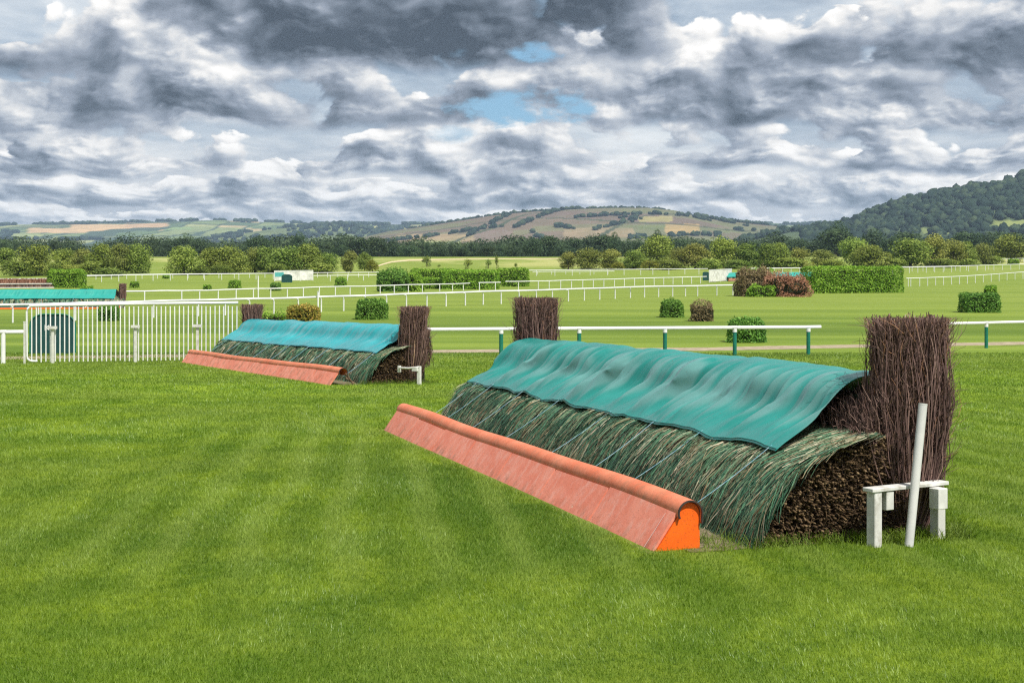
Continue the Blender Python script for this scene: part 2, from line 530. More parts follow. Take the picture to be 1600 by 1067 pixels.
def mat_ground():
    m_, k = material('turf')
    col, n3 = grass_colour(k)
    p = k.pos()
    fine = k.noise(p, 55.0, 3, 0.7)
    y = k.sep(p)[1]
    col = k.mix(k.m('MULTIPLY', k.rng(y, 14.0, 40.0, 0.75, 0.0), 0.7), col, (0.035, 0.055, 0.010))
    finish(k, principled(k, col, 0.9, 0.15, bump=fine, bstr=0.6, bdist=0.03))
    return m_
def mat_blades():
    m_, k = material('grass_blade')
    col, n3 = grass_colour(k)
    t = k.attr('tint')
    col = k.mix(k.rng(t, 0.0, 0.5, 0.65, 0.0, False), col, (0.060, 0.135, 0.006))
    col = k.mix(k.rng(t, 0.55, 1.0, 0.0, 0.75, False), col, (0.40, 0.54, 0.11))
    col = k.mix(k.rng(t, 1.0, 2.0, 0.0, 0.9, False), col, (0.45, 0.40, 0.20))
    a = k.n('ShaderNodeBsdfDiffuse'); k.put(a.inputs[0], col)
    b = k.n('ShaderNodeBsdfTranslucent'); k.put(b.inputs[0], col)
    g = k.n('ShaderNodeBsdfGlossy'); g.inputs[1].default_value = 0.45; k.put(g.inputs[0], (0.8, 0.9, 0.8))
    s1 = k.n('ShaderNodeMixShader'); s1.inputs[0].default_value = 0.45
    k.t.links.new(a.outputs[0], s1.inputs[1]); k.t.links.new(b.outputs[0], s1.inputs[2])
    s2 = k.n('ShaderNodeMixShader'); s2.inputs[0].default_value = 0.03
    k.t.links.new(s1.outputs[0], s2.inputs[1]); k.t.links.new(g.outputs[0], s2.inputs[2])
    finish(k, s2.outputs[0])
    return m_
def mat_noise(name, c1, c2, scale=6.0, rough=0.7, spec=0.3, bstr=0.3, bdist=0.01, detail=5, dirt=None, dscale=2.5, damt=0.5, tscale=(1, 1, 1), bscale=None):
    m_, k = material(name)
    p = k.vm('MULTIPLY', k.pos(), tscale)
    n = k.noise(p, scale, detail, 0.6)
    col = k.mix(k.rng(n, 0.32, 0.68), c1, c2)
    if dirt is not None:
        nd = k.noise(p, dscale, 6, 0.68)
        col = k.mix(k.m('MULTIPLY', k.rng(nd, 0.50, 0.68), damt), col, dirt)
    b = n if bscale is None else k.noise(p, bscale, 3, 0.6)
    finish(k, principled(k, col, rough, spec, bump=b, bstr=bstr, bdist=bdist))
    return m_
def mat_tint(name, stops, rough=0.75, spec=0.25, vary=0.0, trans=0.0, nscale=0.0):
    """colour by each strand's or leaf's own tint"""
    m_, k = material(name)
    t = k.attr('tint')
    if nscale:
        t = k.m('ADD', t, k.m('MULTIPLY', k.m('SUBTRACT', k.noise(k.pos(), nscale, 3), 0.5), 0.5))
    col = k.ramp(t, stops)
    if vary:
        rnd = k.n('ShaderNodeObjectInfo').outputs['Random']
        h = k.n('ShaderNodeHueSaturation')
        k.put(h.inputs['Hue'], k.m('ADD', 0.5, k.m('MULTIPLY', k.m('SUBTRACT', rnd, 0.5), 0.030 * vary)))
        r2 = k.m('FRACT', k.m('MULTIPLY', rnd, 17.3))
        k.put(h.inputs['Value'], k.m('ADD', 1.0, k.m('MULTIPLY', k.m('SUBTRACT', r2, 0.5), 0.42 * vary)))
        k.put(h.inputs['Color'], col)
        col = h.outputs[0]
    sh = principled(k, col, rough, spec)
    if trans:
        b = k.n('ShaderNodeBsdfTranslucent'); k.put(b.inputs[0], col)
        s1 = k.n('ShaderNodeMixShader'); s1.inputs[0].default_value = trans
        k.t.links.new(sh, s1.inputs[1]); k.t.links.new(b.outputs[0], s1.inputs[2])
        sh = s1.outputs[0]
    finish(k, sh)
    return m_
def mat_tarp(name, base, pale, dusty, r1=0.24, r2=0.46):
    m_, k = material(name)
    p = k.pos()
    n = k.noise(p, 1.3, 5, 0.65)
    s = k.noise(k.vm('MULTIPLY', p, (9.0, 9.0, 1.1)), 1.4, 5, 0.65)
    f = k.noise(k.vm('MULTIPLY', p, (16.0, 16.0, 2.4)), 1.0, 4, 0.6)
    col = k.mix(k.rng(n, 0.30, 0.75, 0.1, 0.6), base, pale)
    col = k.mix(k.rng(k.attr('tint'), 0.50, 1.0, 0.0, 0.40), col, dusty)
    sp = k.noise(p, 30.0, 2, 0.5)
    col = k.mix(k.rng(sp, 0.70, 0.76, 0.0, 0.5), col, (0.08, 0.09, 0.07))
    finish(k, principled(k, col, k.rng(n, 0.3, 0.7, r1, r2), 0.5, bump=k.m('ADD', f, k.m('MULTIPLY', s, 0.6)), bstr=0.10, bdist=0.008))
    return m_
def mat_takeoff(name, c1, c2, dust, damt=0.55):
    m_, k = material(name)
    p = k.pos()
    n = k.noise(p, 2.2, 6, 0.68)
    col = k.mix(k.rng(n, 0.35, 0.65), c1, c2)
    z = k.sep(p)[2]
    d = k.noise(k.vm('MULTIPLY', p, (5, 5, 1.6)), 2.0, 5, 0.7)
    col = k.mix(k.m('MULTIPLY', k.rng(d, 0.45, 0.7), damt), col, dust)
    mud = k.noise(k.vm('MULTIPLY', p, (7, 7, 3)), 1.0, 5, 0.7)
    col = k.mix(k.m('MULTIPLY', k.rng(z, -0.02, 0.13, 1.0, 0.0), k.rng(mud, 0.45, 0.68, 0.0, 0.55)), col, (0.17, 0.10, 0.055))
    sp = k.noise(p, 60.0, 2, 0.6)
    col = k.mix(k.rng(sp, 0.64, 0.72, 0.0, 0.6), col, (0.10, 0.055, 0.03))
    chip = k.noise(p, 14.0, 2, 0.4)
    col = k.mix(k.rng(chip, 0.78, 0.80), col, (0.62, 0.50, 0.36))
    finish(k, principled(k, col, 0.62, 0.3, bump=k.noise(p, 25.0, 4), bstr=0.25, bdist=0.01))
    return m_
def mat_paint():
    m_, k = material('painted_hill')
    c = k.attr('paint', 'Color')
    p = k.pos()
    n = k.noise(p, 0.02, 5, 0.65)
    c = k.mix(k.rng(n, 0.35, 0.65, 0.0, 0.35), c, (0.075, 0.085, 0.045))
    finish(k, principled(k, c, 0.95, 0.05))
    return m_

M = {}
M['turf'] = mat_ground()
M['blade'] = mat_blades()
M['soil'] = mat_noise('soil', (0.10, 0.085, 0.055), (0.23, 0.19, 0.12), 14.0, 0.95, 0.1, 0.8, 0.03, dirt=(0.09, 0.12, 0.03), dscale=4.0, damt=0.7)
M['path'] = mat_noise('path_grit', (0.25, 0.205, 0.14), (0.38, 0.32, 0.23), 3.0, 0.95, 0.1, 0.5, 0.02)
M['track'] = mat_noise('track_sand', (0.50, 0.40, 0.24), (0.60, 0.50, 0.32), 0.2, 0.95, 0.1, 0.2, 0.02)
M['takeoff'] = mat_takeoff('takeoff_board', (0.64, 0.180, 0.110), (0.70, 0.240, 0.160), (0.70, 0.37, 0.30), 0.5)
M['roll'] = mat_takeoff('takeoff_roll', (0.58, 0.150, 0.070), (0.66, 0.215, 0.115), (0.36, 0.150, 0.08), 0.6)
M['endboard'] = mat_noise('orange_end', (0.80, 0.105, 0.004), (0.86, 0.135, 0.006), 3.0, 0.55, 0.35, 0.25, 0.006, dirt=(0.20, 0.06, 0.012), dscale=60.0, damt=0.6)
M['rim'] = mat_noise('black_rubber', (0.02, 0.018, 0.016), (0.05, 0.04, 0.035), 20.0, 0.8)
M['line'] = mat_noise('pale_line', (0.70, 0.42, 0.36), (0.78, 0.50, 0.44), 9.0, 0.7)
M['apron'] = mat_tint('spruce_strand', [(0.0, (0.014, 0.038, 0.022)), (0.22, (0.030, 0.105, 0.060)), (0.46, (0.070, 0.190, 0.100)),
    (0.60, (0.135, 0.215, 0.120)), (0.72, (0.17, 0.105, 0.050)), (0.84, (0.25, 0.225, 0.13)), (1.0, (0.46, 0.42, 0.30))], 0.6, 0.35)
M['apron_core'] = mat_noise('apron_core', (0.010, 0.018, 0.012), (0.025, 0.032, 0.018), 10.0, 0.95, 0.1)
M['birch'] = mat_tint('birch_twig', [(0.0, (0.040, 0.022, 0.019)), (0.35, (0.110, 0.064, 0.056)), (0.65, (0.200, 0.122, 0.105)),
    (0.86, (0.31, 0.205, 0.165)), (0.95, (0.36, 0.175, 0.080)), (1.0, (0.62, 0.50, 0.40))], 0.7, 0.3)
M['birch_core'] = mat_noise('birch_core', (0.012, 0.008, 0.007), (0.030, 0.020, 0.018), 20.0, 0.95, 0.1)
M['stems'] = mat_tint('cut_stem', [(0.0, (0.018, 0.011, 0.007)), (0.4, (0.055, 0.034, 0.018)), (0.75, (0.120, 0.076, 0.038)), (1.0, (0.26, 0.18, 0.10))], 0.8, 0.2)
M['tarp'] = mat_tarp('tarp_teal', (0.006, 0.175, 0.152), (0.030, 0.265, 0.240), (0.22, 0.33, 0.33))
M['tarp_blue'] = mat_tarp('tarp_blue', (0.010, 0.235, 0.265), (0.045, 0.38, 0.42), (0.19, 0.31, 0.35))
M['tarp_far'] = mat_tarp('tarp_net', (0.008, 0.235, 0.205), (0.02, 0.33, 0.275), (0.10, 0.38, 0.31), 0.7, 0.85)
M['twine'] = mat_noise('blue_twine', (0.10, 0.30, 0.40), (0.36, 0.52, 0.58), 30.0, 0.7)
M['white'] = mat_noise('white_paint', (0.52, 0.52, 0.49), (0.66, 0.66, 0.63), 5.0, 0.6, 0.3, 0.3, 0.004, dirt=(0.26, 0.23, 0.18), dscale=7.0, damt=0.5)
M['whitepole'] = mat_noise('white_pole', (0.46, 0.47, 0.46), (0.58, 0.58, 0.56), 3.0, 0.45, 0.4, 0.1, 0.003, dirt=(0.42, 0.41, 0.37), dscale=4.0, damt=0.3)
M['rail'] = mat_noise('white_rail', (0.66, 0.67, 0.68), (0.76, 0.76, 0.76), 2.0, 0.4, 0.45, 0.05, 0.002)
M['rawwood'] = mat_noise('raw_wood', (0.10, 0.065, 0.04), (0.20, 0.14, 0.09), 8.0, 0.9)
M['greenpost'] = mat_noise('green_post', (0.005, 0.125, 0.085), (0.010, 0.165, 0.115), 4.0, 0.45, 0.4, 0.05, 0.002)
M['greenboard'] = mat_noise('green_board', (0.010, 0.050, 0.050), (0.016, 0.070, 0.068), 2.0, 0.55, 0.3, 0.05, 0.002)
M['tealboard'] = mat_noise('teal_board', (0.06, 0.30, 0.30), (0.10, 0.38, 0.37), 2.0, 0.55, 0.3, 0.05, 0.002)
M['hoarding'] = mat_noise('pale_hoarding', (0.50, 0.50, 0.46), (0.76, 0.76, 0.73), 1.6, 0.6, 0.3, 0.05, 0.002, dirt=(0.30, 0.34, 0.28), dscale=2.4, damt=0.5)
M['bark'] = mat_noise('bark', (0.050, 0.038, 0.026), (0.12, 0.095, 0.07), 4.0, 0.95, 0.1, 0.6, 0.04)
def leafmat(name, a, b, c, vary=1.0, trans=0.25):
    return mat_tint(name, [(0.0, a), (0.5, b), (1.0, c)], 0.65, 0.25, vary, trans)
M['leaf_mid'] = leafmat('leaf_mid', (0.081, 0.128, 0.019), (0.188, 0.262, 0.038), (0.349, 0.417, 0.087))
M['leaf_light'] = leafmat('leaf_light', (0.103, 0.155, 0.021), (0.230, 0.310, 0.048), (0.380, 0.448, 0.109))
M['leaf_olive'] = leafmat('leaf_olive', (0.101, 0.128, 0.021), (0.222, 0.249, 0.046), (0.363, 0.376, 0.101))
M['leaf_dark'] = leafmat('leaf_dark', (0.025, 0.049, 0.021), (0.053, 0.094, 0.039), (0.105, 0.157, 0.060), 0.8)
M['leaf_yellow'] = leafmat('leaf_yellow', (0.11, 0.12, 0.012), (0.24, 0.25, 0.025), (0.36, 0.36, 0.06), 0.4)
M['leaf_hedge'] = leafmat('leaf_hedge', (0.088, 0.186, 0.016), (0.195, 0.370, 0.027), (0.420, 0.600, 0.098), 0.3)
M['leaf_laurel'] = leafmat('leaf_laurel', (0.057, 0.140, 0.026), (0.130, 0.281, 0.039), (0.292, 0.486, 0.097), 0.5)
M['leaf_bronze'] = leafmat('leaf_bronze', (0.120, 0.090, 0.044), (0.240, 0.180, 0.090), (0.380, 0.330, 0.170), 0.2)
M['leaf_rust'] = leafmat('leaf_rust', (0.176, 0.078, 0.047), (0.390, 0.186, 0.113), (0.600, 0.370, 0.254), 0.2)
M['leaf_gold'] = leafmat('leaf_gold', (0.108, 0.137, 0.023), (0.351, 0.312, 0.049), (0.585, 0.332, 0.098), 0.2)
M['twigcore'] = mat_noise('hedge_core', (0.014, 0.016, 0.008), (0.030, 0.030, 0.014), 4.0, 0.95, 0.1)
M['hill'] = mat_paint()
M['hillwood'] = mat_tint('hill_wood', [(0.0, (0.012, 0.024, 0.017)), (0.6, (0.026, 0.045, 0.028)), (1.0, (0.060, 0.085, 0.042))], 0.95, 0.05, nscale=0.022)
#PART2
# ------------------------------------------------------------------ ground and hills
def build_ground():
    ys = np.concatenate([np.arange(-60, 5, 5), np.arange(5, 60, 1.0), np.arange(60, 400, 4.0), np.arange(400, 1000, 20.0),
                         np.arange(1000, 3000, 100.0), np.arange(3000, 9001, 500.0)])
    nx = 41
    xs = np.linspace(-1, 1, nx)
    V = []
    for y in ys:
        w = max(70.0, abs(y) * 0.75 + 40)
        V.append(np.stack([xs * w, np.full(nx, y), np.full(nx, float(gz(y)))], 1))
    V = np.concatenate(V)
    i = np.arange(len(ys) - 1)[:, None]; j = np.arange(nx - 1)[None]
    b = i * nx + j
    f = np.stack([b, b + 1, b + nx + 1, b + nx], -1).reshape(-1, 4)
    tag(np_mesh('ground', V, f, mats=[M['turf']], smooth=True), 'mown green racecourse turf stretching to the far trees', None, None, 'structure')
build_ground()

def strip(name, pts, half_px, mat, label, lift=0.006):
    """a worn strip on the ground along points of the photo"""
    L, Rr = [], []
    dense = []
    for (a, b) in zip(pts[:-1], pts[1:]):
        n = max(2, int(abs(b[0] - a[0]) / 12) + 1)
        for q in range(n):
            t = q / n
            dense.append((a[0] + (b[0] - a[0]) * t, a[1] + (b[1] - a[1]) * t, a[2] + (b[2] - a[2]) * t))
    dense.append(pts[-1])
    for (px, py, hp) in dense:
        w = hp * half_px
        p = at(px, py + w); q = at(px, py - w)
        jl = random.uniform(-.03, .03) * (p - q).length
        L.append(p + Vector((0, jl, lift))); Rr.append(q + Vector((0, -jl, lift)))
    n = len(L)
    V = np.array([tuple(p) for p in L] + [tuple(p) for p in Rr])
    f = [(i, i + 1, n + i + 1, n + i) for i in range(n - 1)]
    tag(np_mesh(name, V, np.array(f), mats=[mat]), label, None, None, 'structure')
strip('path', [(-60, 561, 1), (40, 559, 1), (290, 556, 1), (660, 549.5, 1), (800, 548, 1), (1112, 545.5, 1.1), (1200, 543.5, 1.2), (1360, 540.5, 1), (1600, 536.5, 1), (1680, 535, 1)], 2.3,
      M['path'], 'pale grit path crossing behind the near running rail')
strip('track', [(588, 417, 1), (597, 413.5, 1.2), (612, 409.5, 1.2), (640, 407, 1), (700, 405.4, .8), (760, 405.0, .7), (880, 404.4, .6)], 0.8, M['track'],
      'sandy track curving up the far paddock', 0.05)

def smooth_interp(px, pts):
    xs = np.array([p[0] for p in pts], float); ys = np.array([p[1] for p in pts], float)
    return np.interp(px, xs, ys)
def vnoise(x, y, seed, oct=5, pers=0.55):
    """value noise on arrays"""
    rg = np.random.default_rng(seed)
    tab = rg.random((256, 256))
    out = np.zeros_like(x, float); amp, tot = 1.0, 0.0
    for o_ in range(oct):
        fx, fy = x * 2 ** o_, y * 2 ** o_
        ix, iy = np.floor(fx).astype(int), np.floor(fy).astype(int)
        tx, ty = fx - ix, fy - iy
        tx = tx * tx * (3 - 2 * tx); ty = ty * ty * (3 - 2 * ty)
        g = lambda a, b: tab[a % 256, b % 256]
        v = (g(ix, iy) * (1 - tx) + g(ix + 1, iy) * tx) * (1 - ty) + (g(ix, iy + 1) * (1 - tx) + g(ix + 1, iy + 1) * tx) * ty
        out += v * amp; tot += amp; amp *= pers
    return out / tot

def srgb(r, g, b):
    c = np.array([r, g, b]) / 255.0
    return np.where(c <= 0.04045, c / 12.92, ((c + 0.055) / 1.055) ** 2.4)

class Hill:
    def __init__(self, name, label, D, W, crest, px0, px1, base=0.0, step=2.5, rows=70, seed=1, rough=0.03, paint=None):
        self.D, self.W, self.crest, self.base, self.seed, self.rough = D, W, crest, base, seed, rough
        px = np.arange(px0, px1 + .1, step)
        kk = np.concatenate([np.linspace(0, 1, rows), 1 + np.linspace(0.05, 1.0, 14)])
        PX, K = np.meshgrid(px, kk)
        X, Y, Z = self.surf(PX, K)
        V = np.stack([X, Y, Z], -1).reshape(-1, 3)
        nx = len(px)
        i = np.arange(len(kk) - 1)[:, None]; j = np.arange(nx - 1)[None]
        b = i * nx + j
        f = np.stack([b, b + 1, b + nx + 1, b + nx], -1).reshape(-1, 4)
        sx = 800 + X / Y * F; sy = HY - (Z - CH) / Y * F
        col = paint(X, Y, Z, sx, sy, K).reshape(-1, 3)
        tag(np_mesh(name, V, f, mats=[M['hill']], smooth=True, color=col), label, None, None, 'structure')
    def surf(self, PX, K):
        PX = np.asarray(PX, float); K = np.asarray(K, float)
        h = CH + (HY - smooth_interp(PX, self.crest)) / F * self.D
        Y = self.D - self.W * (1 - K)
        X = (PX - 800) / F * self.D * (1 + 0.0 * K)
        k = np.clip(K, 0, 1)
        s = 0.55 * (k * k * (3 - 2 * k)) + 0.45 * np.sin(k * np.pi / 2)
        s = np.where(K > 1, np.cos((K - 1) * np.pi / 2) * 0.9 + 0.1, s)
        nz = vnoise(X / (self.W * .25) + 40, Y / (self.W * .25) + 40, self.seed, 5, .5) - .5
        win = np.clip(K, 0, 1) * (1 - 0.75 * np.clip((K - .8) / .2, 0, 1))
        z = self.base + (h - self.base) * s + nz * win * self.rough * self.W * .5
        return X, Y, z

def fieldmix(X, Y, sz, seed, cols):
    """patchwork of fields: a colour for every cell of a warped grid"""
    wx = (vnoise(X / (sz * 4), Y / (sz * 4), seed, 3) - .5) * 2.6
    wy = (vnoise(X / (sz * 4) + 31, Y / (sz * 4), seed + 1, 3) - .5) * 2.6
    a = X / sz + wx; b = Y / (sz * 1.7) + wy
    ia, ib = np.floor(a).astype(int), np.floor(b).astype(int)
    h = (ia * 73856093 ^ ib * 19349663) % 9973
    cols = np.array(cols)
    c = cols[h % len(cols)]
    e = np.minimum(np.minimum(a - ia, 1 - (a - ia)), np.minimum(b - ib, 1 - (b - ib)))
    return c, e
def inside(sx, sy, x0, x1, y0, y1, X, Y, seed, soft=2.0):
    n = (vnoise(sx / 18 + seed, sy / 6, seed, 3) - .5) * soft * 4
    return (sx > x0 + n) & (sx < x1 + n) & (sy > y0 + n * .2) & (sy < y1 + n * .2)

def paint_far(X, Y, Z, sx, sy, K):
    c, e = fieldmix(X, Y, 170, 3, [srgb(128, 140, 92), srgb(118, 134, 88), srgb(150, 155, 105), srgb(96, 116, 78), srgb(176, 160, 118), srgb(108, 118, 84), srgb(84, 104, 74)])
    c = np.where((e < .05)[..., None], srgb(66, 82, 62), c)
    for (x0, x1, y0, y1, cc) in ((44, 170, 356.5, 364, srgb(196, 164, 124)), (110, 256, 350.5, 361, srgb(200, 168, 126)), (196, 262, 348.5, 356, srgb(190, 158, 122)),
                                 (230, 300, 355.5, 359.5, srgb(128, 150, 96)), (20, 70, 366, 374, srgb(150, 160, 104)), (560, 640, 354, 362, srgb(190, 188, 118)),
                                 (500, 560, 362, 370, srgb(150, 150, 108)), (1120, 1210, 352.5, 357, srgb(196, 184, 116))):
        c = np.where(inside(sx, sy, x0, x1, y0, y1, X, Y, int(x0), 1.0)[..., None], cc, c)
    w = vnoise(X / 260, Y / 420, 8, 4) > .60
    return np.where(w[..., None], srgb(66, 84, 66), c)
def paint_moor(X, Y, Z, sx, sy, K):
    n = vnoise(X / 150, Y / 260, 5, 5)[..., None]
    c = srgb(112, 104, 84) * (1 - n) * 1.15 + srgb(98, 108, 70) * n * 1.1
    q = vnoise(X / 320, Y / 150, 15, 4)
    c = np.where((q > .55)[..., None], srgb(112, 94, 86), c)
    c = np.where((q < .36)[..., None], srgb(106, 116, 72), c)
    f_, e = fieldmix(X, Y, 340, 21, [srgb(112, 103, 84), srgb(106, 96, 84), srgb(120, 110, 86), srgb(102, 108, 76)])
    c = c * .6 + f_ * .4
    for (x0, x1, y0, y1, cc) in ((1000, 1050, 338, 347, srgb(160, 152, 98)), (1040, 1092, 350, 366, srgb(176, 148, 102)), (880, 990, 356, 372, srgb(150, 132, 104)),
                                 (620, 740, 366, 378, srgb(160, 140, 106)), (740, 800, 360, 372, srgb(126, 106, 100)), (640, 720, 376, 384, srgb(140, 150, 96))):
        c = np.where(inside(sx, sy, x0, x1, y0, y1, X, Y, int(x0), 2.0)[..., None], c * .25 + cc * .75, c)
    return np.where((e < .022)[..., None], srgb(72, 78, 58), c)
def paint_wood(X, Y, Z, sx, sy, K):
    n = vnoise(X / 90, Y / 90, 9, 5)[..., None]
    c = srgb(60, 78, 56) * (1 - n) + srgb(92, 106, 70) * n
    for (x0, x1, y0, y1, cc) in ((1552, 1700, 345, 362, srgb(132, 142, 84)), (1440, 1530, 357, 366, srgb(120, 132, 84)), (1322, 1352, 336, 350, srgb(150, 138, 100)), (1190, 1250, 352, 360, srgb(176, 158, 110)),
                                 (1395, 1440, 322, 334, srgb(98, 108, 76))):
        c = np.where(inside(sx, sy, x0, x1, y0, y1, X, Y, int(x0), 1.2)[..., None], cc, c)
    return c
def paint_ridge(X, Y, Z, sx, sy, K):
    n = vnoise(X / 120, Y / 120, 12, 5)[..., None]
    return srgb(74, 94, 66) * (1 - n) + srgb(120, 130, 84) * n

far_hill = Hill('far_hills', 'distant patchwork farmland hills on the skyline', 7000, 2600,
    [(-300, 366), (-60, 360), (0, 358), (40, 353.5), (110, 352), (215, 350), (260, 348.5), (300, 347.5), (350, 347), (420, 349.5), (500, 351.5), (640, 352), (760, 354), (900, 356), (1100, 352), (1160, 350), (1230, 353), (1300, 352), (1700, 360), (2000, 366)],
    -320, 1900, seed=3, rough=.02, paint=paint_far)
ridge = Hill('wooded_ridges', 'low wooded ridges in the valley before the far hills', 5200, 900,
    [(250, 392), (330, 374), (390, 364), (440, 357.5), (490, 354.5), (530, 352), (560, 354), (590, 362), (640, 369), (700, 372), (800, 392)], 240, 810, seed=7, rough=.03, paint=paint_ridge)
moor_hill = Hill('moorland_hill', 'broad brown moorland hill behind the tree belt', 4000, 1500,
    [(480, 392), (560, 376), (620, 362), (660, 356), (700, 350), (760, 340), (800, 335), (850, 331.5), (900, 329), (940, 327.5), (1000, 327), (1040, 331), (1070, 339), (1100, 345), (1150, 350), (1200, 354), (1260, 362), (1330, 374), (1420, 392)],
    470, 1430, seed=5, rough=.018, paint=paint_moor)
wood_hill = Hill('wooded_hill', 'dark wooded escarpment rising at the right', 2600, 1000,
    [(1120, 390), (1180, 372), (1230, 363), (1270, 359), (1300, 354), (1330, 346), (1350, 337), (1375, 329), (1400, 322), (1450, 309), (1500, 299), (1530, 296), (1555, 295), (1575, 287), (1600, 278), (1660, 263), (1750, 248), (1900, 238), (2050, 248)],
    1110, 2060, seed=13, rough=.03, paint=paint_wood)

# small far trees: one lumpy low dome each, all of a hill's woodland in one object
def ico():
    t = (1 + 5 ** .5) / 2
    v = np.array([(-1, t, 0), (1, t, 0), (-1, -t, 0), (1, -t, 0), (0, -1, t), (0, 1, t), (0, -1, -t), (0, 1, -t), (t, 0, -1), (t, 0, 1), (-t, 0, -1), (-t, 0, 1)], float)
    v /= np.linalg.norm(v[0])
    f = [(0, 11, 5), (0, 5, 1), (0, 1, 7), (0, 7, 10), (0, 10, 11), (1, 5, 9), (5, 11, 4), (11, 10, 2), (10, 7, 6), (7, 1, 8), (3, 9, 4), (3, 4, 2), (3, 2, 6), (3, 6, 8), (3, 8, 9), (4, 9, 5), (2, 4, 11), (6, 2, 10), (8, 6, 7), (9, 8, 1)]
    mid, vv, nf = {}, list(v), []
    def m(a, b):
        kk = (min(a, b), max(a, b))
        if kk not in mid:
            p = (vv[a] + vv[b]) / 2; vv.append(p / np.linalg.norm(p)); mid[kk] = len(vv) - 1
        return mid[kk]
    for a, b, c in f:
        ab, bc, ca = m(a, b), m(b, c), m(c, a)
        nf += [(a, ab, ca), (b, bc, ab), (c, ca, bc), (ab, bc, ca)]
    return np.array(vv), np.array(nf)
IV, IF = ico()
def blob_trees(name, label, P, w, h, mat):
    P = np.asarray(P, float); N = len(P)
    ww = np.broadcast_to(np.asarray(w, float), (N,)); hh = np.broadcast_to(np.asarray(h, float), (N,))
    jit = 1 + R.normal(0, .17, (N, len(IV), 1))
    v = IV[None] * jit
    v = v * np.stack([ww / 2, ww / 2, hh / 2], -1)[:, None]
    v[..., 2] += (hh * .42)[:, None]
    v = v + P[:, None]
    f = (IF[None] + (np.arange(N) * len(IV))[:, None, None]).reshape(-1, 3)
    t = np.repeat(R.random(N), len(IV)) * .8 + R.random(N * len(IV)) * .25
    return tag(np_mesh(name, v.reshape(-1, 3), tris=f, mats=[mat], tint=t), label, None, None, 'stuff')
def hill_points(h, px, k):
    X, Y, Z = h.surf(px, k)
    return np.stack([X, Y, Z], -1)
def build_hill_woods():
    # escarpment: nearly all woodland
    n = 9000
    px = R.uniform(1115, 1900, n); k = R.uniform(0.02, 1.0, n) ** .8
    P = hill_points(wood_hill, px, k)
    sx = 800 + P[:, 0] / P[:, 1] * F; sy = HY - (P[:, 2] - CH) / P[:, 1] * F
    keep = ~(((sx > 1545) & (sy > 344) & (sy < 363)) | ((sx > 1436) & (sx < 1535) & (sy > 356) & (vnoise(P[:, 0] / 30, P[:, 1] / 30, 31, 3) > .45)) | ((sx > 1326) & (sx < 1350) & (sy > 337) & (sy < 348)) | ((sx < 1255) & (k > .55) & (k < .93)))
    keep &= (vnoise(P[:, 0] / 70, P[:, 1] / 70, 4, 3) > .30) | (sx > 1450)
    P = P[keep]
    s = R.uniform(5, 13, len(P)) * (.65 + .9 * vnoise(P[:, 0] / 45, P[:, 1] / 45, 24, 3))
    s = np.where(R.random(len(P)) < .03, s * 1.5, s)
    blob_trees('hillside_wood', 'dense dark woodland covering the escarpment at the right', P, s, s * R.uniform(.8, 1.15, len(P)), M['hillwood'])
    # moor: hedge lines, crest trees, scattered trees
    rows = []
    px = R.uniform(640, 1110, 260); rows.append(hill_points(moor_hill, px, R.uniform(.985, 1.01, 260)))
    for (a, b, ka, kb, n) in ((620, 800, .52, .60, 60), (800, 905, .55, .96, 60), (745, 800, .50, .80, 26), (880, 1080, .66, .72, 60), (905, 960, .5, .6, 18), (1060, 1130, .9, .7, 30), (940, 1060, .40, .46, 40), (1085, 1210, .80, .97, 50)):
        t = R.random(n)
        rows.append(hill_points(moor_hill, a + (b - a) * t + R.normal(0, 1, n), ka + (kb - ka) * t + R.normal(0, .004, n)))
    n = 40
    for (cx, ck, m) in ((865, .55, 14), (955, .62, 9), (968, .66, 7), (1060, .5, 5), (1100, .62, 8), (1150, .93, 14), (1180, .95, 12), (830, .45, 8), (990, .3, 14)):
        rows.append(hill_points(moor_hill, R.normal(cx, 7, m), np.clip(R.normal(ck, .02, m), 0, 1)))
    P = np.concatenate(rows)
    s = R.uniform(6, 14, len(P))
    blob_trees('moorland_trees', 'small dark trees and hedge lines dotted over the brown moorland hill', P, s * 1.1, s * .85, M['hillwood'])
    # ridges
    n = 1500
    px = R.uniform(260, 790, n); k = R.uniform(.1, 1.0, n)
    P = hill_points(ridge, px, k)
    keep = vnoise(P[:, 0] / 220, P[:, 1] / 160, 14, 3) > .44
    P = P[keep]; s = R.uniform(10, 20, len(P))
    blob_trees('ridge_wood', 'dark woods on the low ridges in the valley', P, s * 1.2, s * .9, M['hillwood'])
    # far farmland hedgerows and copses
    rows = []
    for q in range(95):
        c = R.uniform(-100, 1250); kk = R.uniform(.25, 1.0)
        m = R.integers(10, 40)
        t = R.random(m)
        if R.random() < .55:
            rows.append(hill_points(far_hill, c + t * R.uniform(15, 60), kk + t * R.normal(0, .03)))
        else:
            rows.append(hill_points(far_hill, R.normal(c, 6, m), np.clip(R.normal(kk, .02, m), 0, 1)))
    for (cx, w_, m) in ((80, 22, 60), (185, 32, 80), (290, 6, 8), (345, 7, 26), (430, 12, 40), (465, 8, 20), (545, 10, 30), (575, 16, 70), (660, 26, 60), (1165, 40, 80)):
        rows.append(hill_points(far_hill, cx + R.uniform(-w_, w_, m), R.uniform(.97, 1.0, m)))
    P = np.concatenate(rows); s = R.uniform(11, 20, len(P))
    blob_trees('farmland_copses', 'distant copses and hedgerows on the patchwork hills', P, s * 1.4, s * .9, M['hillwood'])
build_hill_woods()

